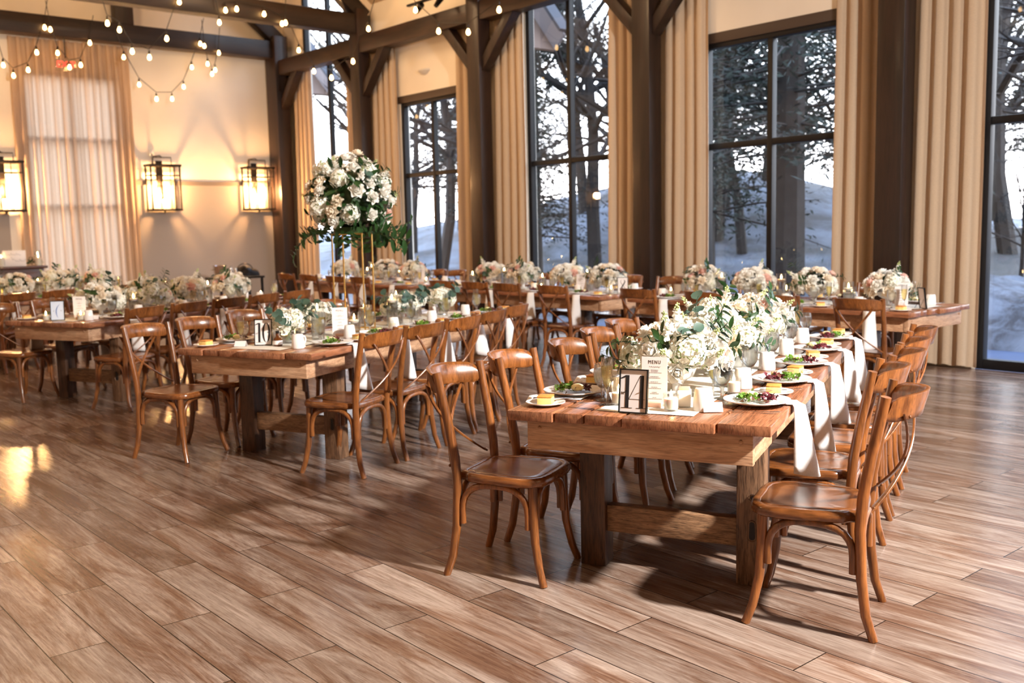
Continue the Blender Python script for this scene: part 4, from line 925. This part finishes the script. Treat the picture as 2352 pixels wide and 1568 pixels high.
def tall_stand():
    t = empty('tall_flower_stand'); tag(t, 'tall white and blush flower arrangement on a gold rod stand, middle of the 10-card table', 'flowers')
    a = .115; H = .72
    for x in (-a, a):
        for y in (-a, a): part('rod', MB().tube([(x, y, .004), (x, y, H)], .0065, 8), 'gold', t)
    for z in (.006, H):
        b = MB()
        for s in (-a, a): b.bar((-a, s, z), (a, s, z), .012, .012).bar((s, -a, z), (s, a, z), .012, .012)
        part('frame', b, 'gold', t, smooth=0)
    part('moss_ball', MB().sphere((0, 0, H+.25), .215, 14, 10), 'leaf', t); part('tray', MB().lathe([(.001, H), (.13, H), (.14, H+.05), (.001, H+.05)], 16), 'leaf', t)
    r = random.Random(90); b = MB(); cz = H+.27
    for i in range(430):
        z = r.uniform(-.8, .9); an = r.uniform(0, 6.28); rr = math.sqrt(1-z*z); d = Vector((rr*math.cos(an), rr*math.sin(an), z)); leaf(b, Vector((d.x*.25*(i%3+1)/3, d.y*.25*(i%3+1)/3, cz+d.z*.25*(i%3+1)/3)), d+Vector((r.uniform(-.7, .7), r.uniform(-.7, .7), r.uniform(-.5, .3))), r.uniform(.07, .11), .02, Vector((r.uniform(-1, 1), r.uniform(-1, 1), 1)))
    o = part('foliage', b, 'leaf', t, smooth=80, fix=False); o['kind'] = 'stuff'
    dome(t, 77, cz, .32, .335, (('h', 10), ('r', 40), ('s', 12)), low=-.62, sprays=34)
    for q in range(22):      # trailing greenery round the bottom
        an = q*2*PI/22+r.uniform(-.1, .1); d = Vector((math.cos(an), math.sin(an), -.15-r.uniform(0, .5))); sub('leaf_sprig', SPR[q % 2], t, Vector((d.x*.24, d.y*.24, cz-.22)), d, r.uniform(0, 6), r.uniform(.9, 1.5) if q % 7 else 2.1)
    return t
STAND = tall_stand(); USED.add(STAND.name); STAND.location = T10.P(1.30, .53); STAND.rotation_euler = (0, 0, T10.a+.25)
SETS = {T14: [(.56, .03, .46, 3), (1.18, .06, 1.2, 0), (1.72, -.02, 2.1, 3), (2.3, .03, 3.3, 1)], T12: [(.48, .02, 0, 2), (1.18, 0, 1, 1), (1.85, .02, 2, 2), (2.45, 0, 3, 1)], T8: [(.38, 0, .5, 1), (1.05, .02, 1.9, 2), (1.8, 0, 2.8, 1), (2.45, .03, 4, 2)],
 T7: [(.6, 0, .3, 2), (1.3, .02, 1.1, 1), (2.4, 0, 2.2, 2)], T9: [(.62, 0, 5, 0), (1.15, .04, 1, 3), (1.75, 0, 2, 2), (2.4, .03, 3, 1)], T6: [(.3, 0, 1, 2), (.95, .02, 2, 1), (1.6, 0, 3, 3), (2.2, .03, 4, 2)]}
for T, L_ in SETS.items():
    for i, (al, dt, rz, k) in enumerate(L_):
        put(AR[k], T.P(al, .53+dt), rz, 'low white flower arrangement, %s from the %s end of the %s' % (ORD[i], T.end, T.d), 'low flower arrangements')
for i, (al, ac) in enumerate(((.45, .56), (.95, .44), (1.75, .62), (2.2, .5), (2.6, .56))):
    put(HV, T10.P(al, ac), i*1.3, 'white hydrangeas in a low glass vase, %s from the card end of the 10-card table' % ORD[i], 'hydrangea vases')

# ------------------------------------------------------------------ candles, cards, runner
def cyl_candle(h):
    t = empty('floating_candle_vase'); tag(t, 'x', 'candle'); R = .045
    part('glass', MB().lathe([(.001, .001), (R, .001), (R, h), (R-.002, h), (R-.002, .006), (.001, .006)], 22, caps=False), 'clear', t, fix=False)
    w = h-.075; part('water', MB().lathe([(.001, .007), (R-.003, .007), (R-.003, w), (.001, w)], 20, caps=False), 'water', t)
    c = part('candle', MB().lathe([(.001, w-.004), (.024, w-.003), (.036, w+.012), (.037, w+.020), (.030, w+.022), (.001, w+.019)], 18), 'wax', t)
    part('flame', MB().lathe([(.001, w+.024), (.0075, w+.034), (.006, w+.046), (.0005, w+.064)], 8), 'flame', c); return t
def votive():
    t = empty('votive_candle'); tag(t, 'x', 'candle'); R = .032
    part('glass', MB().lathe([(.001, .001), (R*.92, .001), (R, .07), (R-.002, .07), (R*.88, .008), (.001, .008)], 18, caps=False), 'clear', t, fix=False)
    c = part('candle', MB().lathe([(.001, .009), (R*.85, .009), (R*.89, .05), (.001, .047)], 16), 'wax', t)
    part('flame', MB().lathe([(.001, .051), (.0065, .058), (.005, .070), (.0005, .086)], 8), 'flame', c); return t
CYL = [cyl_candle(.15), cyl_candle(.20), cyl_candle(.26)]; VOT = votive()
CS = {T14: [(.84, .70, 1), (.90, .36, 0), (1.25, .38, 2), (1.40, .66, 2), (2.0, .40, 1), (2.05, .66, 2)], T10: [(.62, .40, 1), (.70, .62, 2), (1.05, .36, 1), (1.12, .64, 0), (1.55, .45, 1), (1.62, .66, 2), (1.95, .50, 2), (2.4, .42, 1)],
 T12: [(.82, .50, 1), (.86, .62, 0), (1.5, .48, 2), (1.55, .64, 0), (2.2, .5, 2), (2.3, .66, 0)], T8: [(.72, .55, 2), (.78, .66, 0), (1.42, .5, 1), (2.12, .5, 2), (2.78, .52, 1)], T7: [(.9, .5, 1), (1.65, .52, 2), (1.9, .6, 1), (2.7, .5, 2)],
 T9: [(.9, .66, 1), (1.0, .40, 1), (1.45, .5, 2), (2.05, .55, 2), (2.12, .40, 1), (2.65, .5, 0)], T6: [(.6, .5, 2), (.66, .64, 0), (1.28, .52, 2), (1.9, .5, 2), (2.6, .5, 1)]}
for T, L_ in CS.items():
    for i, (al, ac, k) in enumerate(L_):
        put(CYL[k], T.P(al, ac), 0, '%s floating candle vase, %s from the %s end of the %s' % (('short', 'medium', 'tall')[k], ORD[i], T.end, T.d), 'floating candles')
VS = {T14: [(.181, .643), (.25, .40), (.66, .79)], T10: [(.48, .52), (.95, .3), (1.4, .8)], T9: [(.1, .42), (.2, .74), (2.85, .6)], T12: [(.18, .60), (2.85, .5)], T8: [(.2, .4), (1.2, .28)], T7: [(.25, .5), (2.1, .3)], T6: [(.15, .6), (1.3, .3)]}
for T, L_ in VS.items():
    for i, (al, ac) in enumerate(L_):
        put(VOT, T.P(al, ac, ZT+.0015), 0, 'small votive candle in clear glass, %s from the %s end of the %s' % (ORD[i], T.end, T.d), 'votive candles')
# runners
def runner_proto(ln):
    vs = []; n = 40
    for i in range(n+1):
        x = ln*i/n
        for j in range(9): vs.append((x, -.2+.4*j/8, .0012+.0006*math.sin(i*1.7+j)))
    o = MB().add(vs, [(i*9+j, i*9+9+j, i*9+10+j, i*9+j+1) for i in range(n) for j in range(8)]).build('table_runner', 'runner', smooth=80, fix=False); tag(o, 'x', 'table runner'); return o
RUN = runner_proto(2.8)
for T in ALL: put(RUN, T.P(.10, .555, ZT), T.a, 'ivory cloth runner along the middle of the %s' % T.d, 'table runners')
# framed number cards
def didone(ch, b, x, h):
    """high-contrast numerals: thick stems, hairline joins"""
    T_ = .0006; hw = .0011
    q = lambda x0, x1, z0, z1: b.box(x0, x1, -T_, 0, z0, z1)
    if ch == '1':
        w = h*.115; q(x-w/2, x+w/2, 0, h); q(x-w*1.5, x+w*1.5, 0, h*.014); b.add([(x-w/2, -T_, h), (x-w*2.0, -T_, h*.90), (x-w*2.0, -T_, h*.875), (x-w/2, -T_, h*.93)], [(0, 1, 2, 3)])
    elif ch == '4':
        w = h*.115; X = x+h*.14; q(X-w/2, X+w/2, 0, h); q(X-w*1.4, X+w*1.2, 0, h*.014); q(X-h*.40, X+w*.9, h*.27, h*.28); b.bar((X-h*.395, -T_/2, h*.275), (X-w/2, -T_/2, h*.985), T_, h*.011, (0, 0, 1))
    elif ch == '0':
        n = 28; vs = []
        for k in range(n):
            a = 2*PI*k/n; c, s_ = math.cos(a), math.sin(a); vs += [(x+h*.21*c, -T_, h/2+h*.5*s_), (x+h*(.105)*c, -T_, h/2+h*.485*s_)]
        b.add(vs, [(2*k, 2*((k+1) % n), 2*((k+1) % n)+1, 2*k+1) for k in range(n)])
    elif ch == '8':
        n = 40; vs = []
        for k in range(n):
            a = 2*PI*k/n; cx_ = x+h*.19*math.sin(2*a)*(1.0 if math.sin(a) < 0 else .9); cz_ = h/2+h*.48*math.sin(a+PI/2) ; t_ = h*(.012+.05*abs(math.sin(a))**2*(1 if math.sin(2*a)*math.cos(a) > 0 else .25)); vs += [(cx_-t_, -T_, cz_), (cx_+t_, -T_, cz_)]
        b.add(vs, [(2*k, 2*((k+1) % n), 2*((k+1) % n)+1, 2*k+1) for k in range(n)])
    elif ch == '(':
        P = bez((x+h*.18, -T_, h*.97), (x-h*.12, -T_, h*.75), (x-h*.16, -T_, h*.35), (x+h*.02, -T_, h*.02), 14); b.strip(P, [(h*.006+h*.028*math.sin(PI*i/14), 0, 0) for i in range(15)], .0006)
def card(T, al, ac, rz, chars, label, paper='paper', ink='ink', no=True):
    t = empty('number_card', T.P(al, ac, ZT+.002), rz); tag(t, label, 'table number', 'framed table number cards'); W, H = .055, .175
    R_ = Matrix.Rotation(-.14, 4, 'X'); g = empty('x'); bpy.data.objects.remove(g)
    def prt(name, b, mat, **k):
        o = part(name, b, mat, t, **k); o.rotation_euler = (-.14, 0, 0); return o
    prt('frame', MB().box(-W-.004, W+.004, -.006, .008, 0, .005).box(-W-.004, W+.004, -.006, .008, H-.005, H).box(-W-.004, -W+.001, -.006, .008, .005, H-.005).box(W-.001, W+.004, -.006, .008, .005, H-.005), 'blackmetal', smooth=0)
    prt('paper', MB().box(-W, W, .0, .003, .004, H-.004), paper, smooth=0)
    b = MB(); xs = {1: (0,), 2: (-.016, .016)}[len(chars)]
    for c, x in zip(chars, xs): didone(c, b, x-(.010 if len(chars) == 2 and c == '1' else 0)+(.004 if c == '0' else 0), .130)
    o = prt('numeral', b, ink, smooth=0, fix=False); o.location = (0, -.0006, 0); o.location = Vector((0, 0, .026))
    o.location = Matrix.Rotation(-.14, 3, 'X') @ Vector((0, -.0003, .020))
    if no:
        o = text_mesh('N\u00ba', .016, ink, t, 'lettering', Matrix.Rotation(-.14, 3, 'X') @ Vector((-.042, -.0006, .078)), (PI/2-.14, 0, 0), .9)
    b = MB().tube([(-.03, .008, .09), (-.045, .055, .002), (.045, .055, .002), (.03, .008, .09)], .0016, 5); part('easel', b, 'blackmetal', t)
    return t
A = T14.a
card(T14, .080, .515, -1.16, '14', 'black framed number 14 card on the end of a table')
card(T10, .28, .48, -.72, '10', 'black framed number 10 card on the end of a table')
card(T9, .14, .52, -.42, '(', 'dark framed card with a blue brush stroke on pale paper', 'bluepaper', 'blueink', False)
card(T8, .12, .50, PI*.5-PI/2-.75, '8', 'slim framed number 8 card on a window table', no=False)
card(T12, .10, .44, .9, '1', 'dark framed card seen nearly edge on, near window table', no=False)
def menu(T, al, ac, rz, tilt, label):
    t = empty('menu_card', T.P(al, ac, ZT+.0015), rz); tag(t, label, 'menu', 'standing menu cards'); W, H = .0535, .205
    part('base', MB().box(-.035, .035, -.022, .022, 0, .022), 'kraft', t, bevel=.004)
    c = part('sheet', MB().box(-W, W, -.0008, .0008, .012, H), 'paper', t, smooth=0); c.rotation_euler = (tilt, 0, 0)
    o = text_mesh('MENU', .021, 'ink', t, 'heading', Matrix.Rotation(tilt, 3, 'X') @ Vector((0, -.0012, H-.022)), (PI/2+tilt, 0, 0), .8, 1.25)
    r = random.Random(int(al*100)); b = MB()
    for k in range(18): 
        x = -.022+.0026*k; b.tube([(x, -.0012, H-.041+.003*math.sin(k*1.9)), (x+.0026, -.0012, H-.041+.003*math.sin((k+1)*1.9)+.0006)], .00035, 4)
    z = H-.055
    for g in range(6):
        for k in range(3 if g == 0 else 2):
            w = r.uniform(.012, .036) if k else r.uniform(.008, .018); x = -w
            while x < w: e = min(w, x+r.uniform(.003, .008)); b.box(x, e, -.0013, -.0009, z, z+.0022); x = e+.0014
            z -= .0055
        z -= .0105
    o = part('print', b, 'greyink', t, smooth=0, fix=False); o.rotation_euler = (tilt, 0, 0)
    return t
menu(T14, .245, .555, -1.12, -.03, 'white menu sheet in a wooden base behind the number 14 card')
menu(T10, .88, .68, -.55, 0, 'white menu sheet standing on the open-floor side of the 10-card table')
menu(T9, .28, .64, -.42, 0, 'white menu sheet standing behind the blue-stroke card')
menu(T12, .30, .45, -PI/2+.5, 0, 'creased white menu sheet standing on the near window table')
menu(T8, .62, .36, -PI/2+.6, 0, 'white menu sheet standing on the 8-card window table')
menu(T7, .30, .45, -PI/2+.9, .05, 'white menu sheet leaning on the far window table')
# folded place cards, sugar caddy, bottles
def tent():
    o = MB().strip([(-.024, 0, .001), (0, 0, .036), (.024, 0, .001)], (0, .038, 0), .0008).build('place_card', 'paper', smooth=0); tag(o, 'x', 'place card'); return o
TENT = tent()
for T, al, ac, rz, lab in ((T14, .34, .36, .9, 'folded kraft-toned place card beside the votive behind the flutes'), (T14, .22, .80, .4, 'folded white place card by the first goblet, open-floor side, 14-card table'), (T10, .20, .36, .3, 'folded white place card by the first mug of the 10-card table'), (T10, .26, .78, 1.2, 'folded white place card beside the votive, 10-card table'), (T10, .98, .82, .9, 'folded white place card further along the open-floor side, 10-card table'), (T9, .30, .80, .5, 'folded white place card behind the blue-stroke card')):
    put(TENT, T.P(al, ac, ZT+.002), T.a+rz, lab, 'folded place cards')
TENT.data.materials[0] = M['paper']
t = empty('sugar_caddy', T14.P(.300, .665, ZT+.002), A+.2); tag(t, 'small blush box of sugar packets beside the upturned mug, 14-card table', 'caddy')
part('box', MB().box(-.036, .036, -.028, .028, 0, .068), 'china', t, bevel=.006)
for k in range(6): part('sugar_packet', MB().box(-.028+.009*k, -.022+.009*k, -.022, .022, .03, .078), 'kraft', t, bevel=.001)
t = empty('cream_jug', T14.P(.40, .34, ZT+.002), A); tag(t, 'white ceramic jug behind the flute, lantern-wall side, 14-card table', 'jug')
part('body', MB().lathe([(.001, 0), (.036, 0), (.044, .03), (.042, .06), (.034, .085), (.036, .095), (.001, .088)], 20), 'china', t); part('handle', MB().tube(bez((-.036, 0, .08), (-.07, 0, .08), (-.07, 0, .03), (-.042, 0, .025), 8), .005, 6), 'china', t)
t = empty('syrup_bottle', T10.P(.28, .60, ZT+.002), 0); tag(t, 'small dark amber bottle behind the number 10 card', 'bottle')
part('body', MB().lathe([(.001, 0), (.028, 0), (.030, .01), (.030, .045), (.012, .065), (.010, .085), (.001, .086)], 16), 'amber', t); part('cap', MB().lathe([(.012, .084), (.012, .10), (.001, .101)], 12), 'blackmetal', t); part('band', MB().lathe([(.0305, .012), (.0305, .038)], 16, caps=False), 'paper', t, fix=False)
t = empty('syrup_bottle', T12.P(.22, .50, ZT+.002), 0); tag(t, 'clear stoppered bottle by the votive on the near window table', 'bottle')
part('body', MB().lathe([(.001, 0), (.03, 0), (.032, .09), (.014, .14), (.013, .19), (.001, .191)], 16, caps=False), 'clear', t, fix=False); part('stopper', MB().sphere((0, 0, .205), .016, 10, 8), 'clear', t, fix=False)

# ------------------------------------------------------------------ back of the hall: sideboard, cart
t = empty('sideboard', (3.55, 16.9, 0), 0); tag(t, 'tall mahogany sideboard before the lantern wall, holding a white sign', 'sideboard')
part('top', MB().box(-1.05, 1.05, -.27, .27, 1.02, 1.06), 'darkwood', t, bevel=.008)
part('body', MB().box(-1.0, 1.0, -.23, .25, .1, 1.02), 'darkwood', t, bevel=.006)
for z0, z1 in ((.72, .96), (.44, .68), (.16, .40)):
    for x in (-.5, .5):
        d = part('drawer', MB().box(x-.46, x+.46, -.252, -.23, z0, z1), 'darkwood', t, bevel=.006); part('knob', MB().sphere((x, -.265, (z0+z1)/2), .018, 8, 6), 'bronze', d)
for x in (-.95, .95):
    for y in (-.18, .2): part('leg', MB().box(x-.035, x+.035, y-.035, y+.035, 0, .1), 'darkwood', t, bevel=.004)
t = empty('welcome_sign', (4.17, 16.85, 1.06), -.25); tag(t, 'white sign with faint grey script on the sideboard', 'sign')
part('sheet', MB().box(-.165, .165, -.008, .008, .0, .25), 'acrylic', t, bevel=.003); part('foot', MB().box(-.12, .12, -.03, .03, 0, .012), 'clear', t, bevel=.002)
b = MB(); r = random.Random(2)
for (x0, z0, n, s) in ((-.12, .185, 26, .011), (-.05, .115, 6, .022), (.0, .085, 20, .012)):
    P = [(x0+i*.0085, -.009, z0+s*(math.sin(i*1.5)+.5*math.sin(i*.7+1))+.012*(i % 9 == 0)) for i in range(n)]; b.tube(P, .0016, 4)
part('script_lettering', b, 'greyink', t, fix=False)
for k, (x, y, h, lab) in enumerate(((4.50, 16.78, .13, 'pillar candle in glass next to the white sign'), (4.62, 16.86, .17, 'taller pillar candle in glass at the end of the sideboard'), (3.98, 16.85, .14, 'pillar candle in glass cut by the picture edge, on the sideboard'))):
    t = empty('pillar_candle', (x, y, 1.06)); tag(t, lab, 'candle', 'sideboard candles')
    if x > 4.585: t.location.x = 4.55; t.location.y = 16.98
    part('glass', MB().lathe([(.05, .001), (.052, h+.07), (.050, h+.07), (.048, .004)], 18, caps=False), 'clear', t, fix=False); c = part('candle', MB().lathe([(.001, .005), (.042, .005), (.042, h), (.001, h-.004)], 16), 'wax', t); part('flame', MB().lathe([(.001, h), (.009, h+.014), (.006, h+.03), (.0005, h+.05)], 8), 'flame', c)
t = empty('greenery_swag', (4.46, 16.95, 1.062)); tag(t, 'dark green leaf swag lying along the sideboard edge by the candles', 'greenery')
for q in range(12): sub('leaf_sprig', SPR[q % 2], t, Vector((-.12+.02*q, .05*math.sin(q*2), .01)), Vector((math.sin(q*2.3), .5*math.cos(q*1.7), .6)), q, .8)
t = empty('service_cart', (7.86, 16.9, 0), .1); tag(t, 'black service cart by the corner post, carrying a silver bucket', 'cart')
part('top_shelf', MB().box(-.46, .46, -.26, .26, .68, .72), 'blackmetal', t, bevel=.006); part('low_shelf', MB().box(-.44, .44, -.24, .24, .22, .25), 'blackmetal', t, bevel=.006)
for x in (-.42, .42):
    for y in (-.22, .22): l_ = part('leg', MB().box(x-.018, x+.018, y-.018, y+.018, .08, .68), 'blackmetal', t, smooth=0); part('caster', MB().lathe([(.001, -.02), (.04, -.02), (.04, .02), (.001, .02)], 12, Matrix.Translation((x, y, .04)) @ Matrix.Rotation(PI/2, 4, 'X')), 'blackmetal', l_)
t = empty('ice_bucket', (7.55, 16.85, .72)); tag(t, 'polished silver ice bucket on the black cart', 'bucket')
part('body', MB().lathe([(.001, 0), (.09, 0), (.12, .20), (.126, .21), (.115, .20), (.085, .01), (.001, .01)], 22), 'steel', t)
for s in (-1, 1): part('handle', MB().tube([(s*.115, -.03, .15), (s*.15, -.03, .14), (s*.15, .03, .14), (s*.115, .03, .15)], .008, 6), 'steel', t)
for k, (x, h) in enumerate(((7.74, .17), (7.83, .15))):
    t = empty('silver_shaker', (x, 16.8, .72)); tag(t, ('silver shaker beside the ice bucket', 'shorter silver shaker on the black cart')[k], 'shaker'); part('body', MB().lathe([(.001, 0), (.03, 0), (.036, h*.7), (.026, h*.8), (.026, h), (.001, h)], 14), 'steel', t); part('cap', MB().lathe([(.014, h), (.014, h+.03), (.001, h+.035)], 10), 'steel', t)
t = empty('linen_bag', (8.07, 16.92, .72)); tag(t, 'black soft bag slumped on the black cart', 'bag')
b = MB(); vs = []
for i in range(13):
    for j in range(9):
        u = i/12; v = j/8*PI; w = .17*math.sin(PI*(.1+.8*u))**.6; vs.append((-.24+.48*u, -.15*math.cos(v)*(.7+.3*math.sin(PI*u)), w*math.sin(v)*(1+.15*math.sin(u*11+v*2))))
part('body', b.add(vs, [(i*9+j, i*9+j+1, i*9+10+j, i*9+9+j) for i in range(12) for j in range(8)]), 'blackmetal', t, smooth=80); part('strap', MB().tube(bez((-.15, 0, .13), (-.1, .02, .26), (.1, -.02, .26), (.15, 0, .13), 10), .008, 6), 'blackmetal', t)
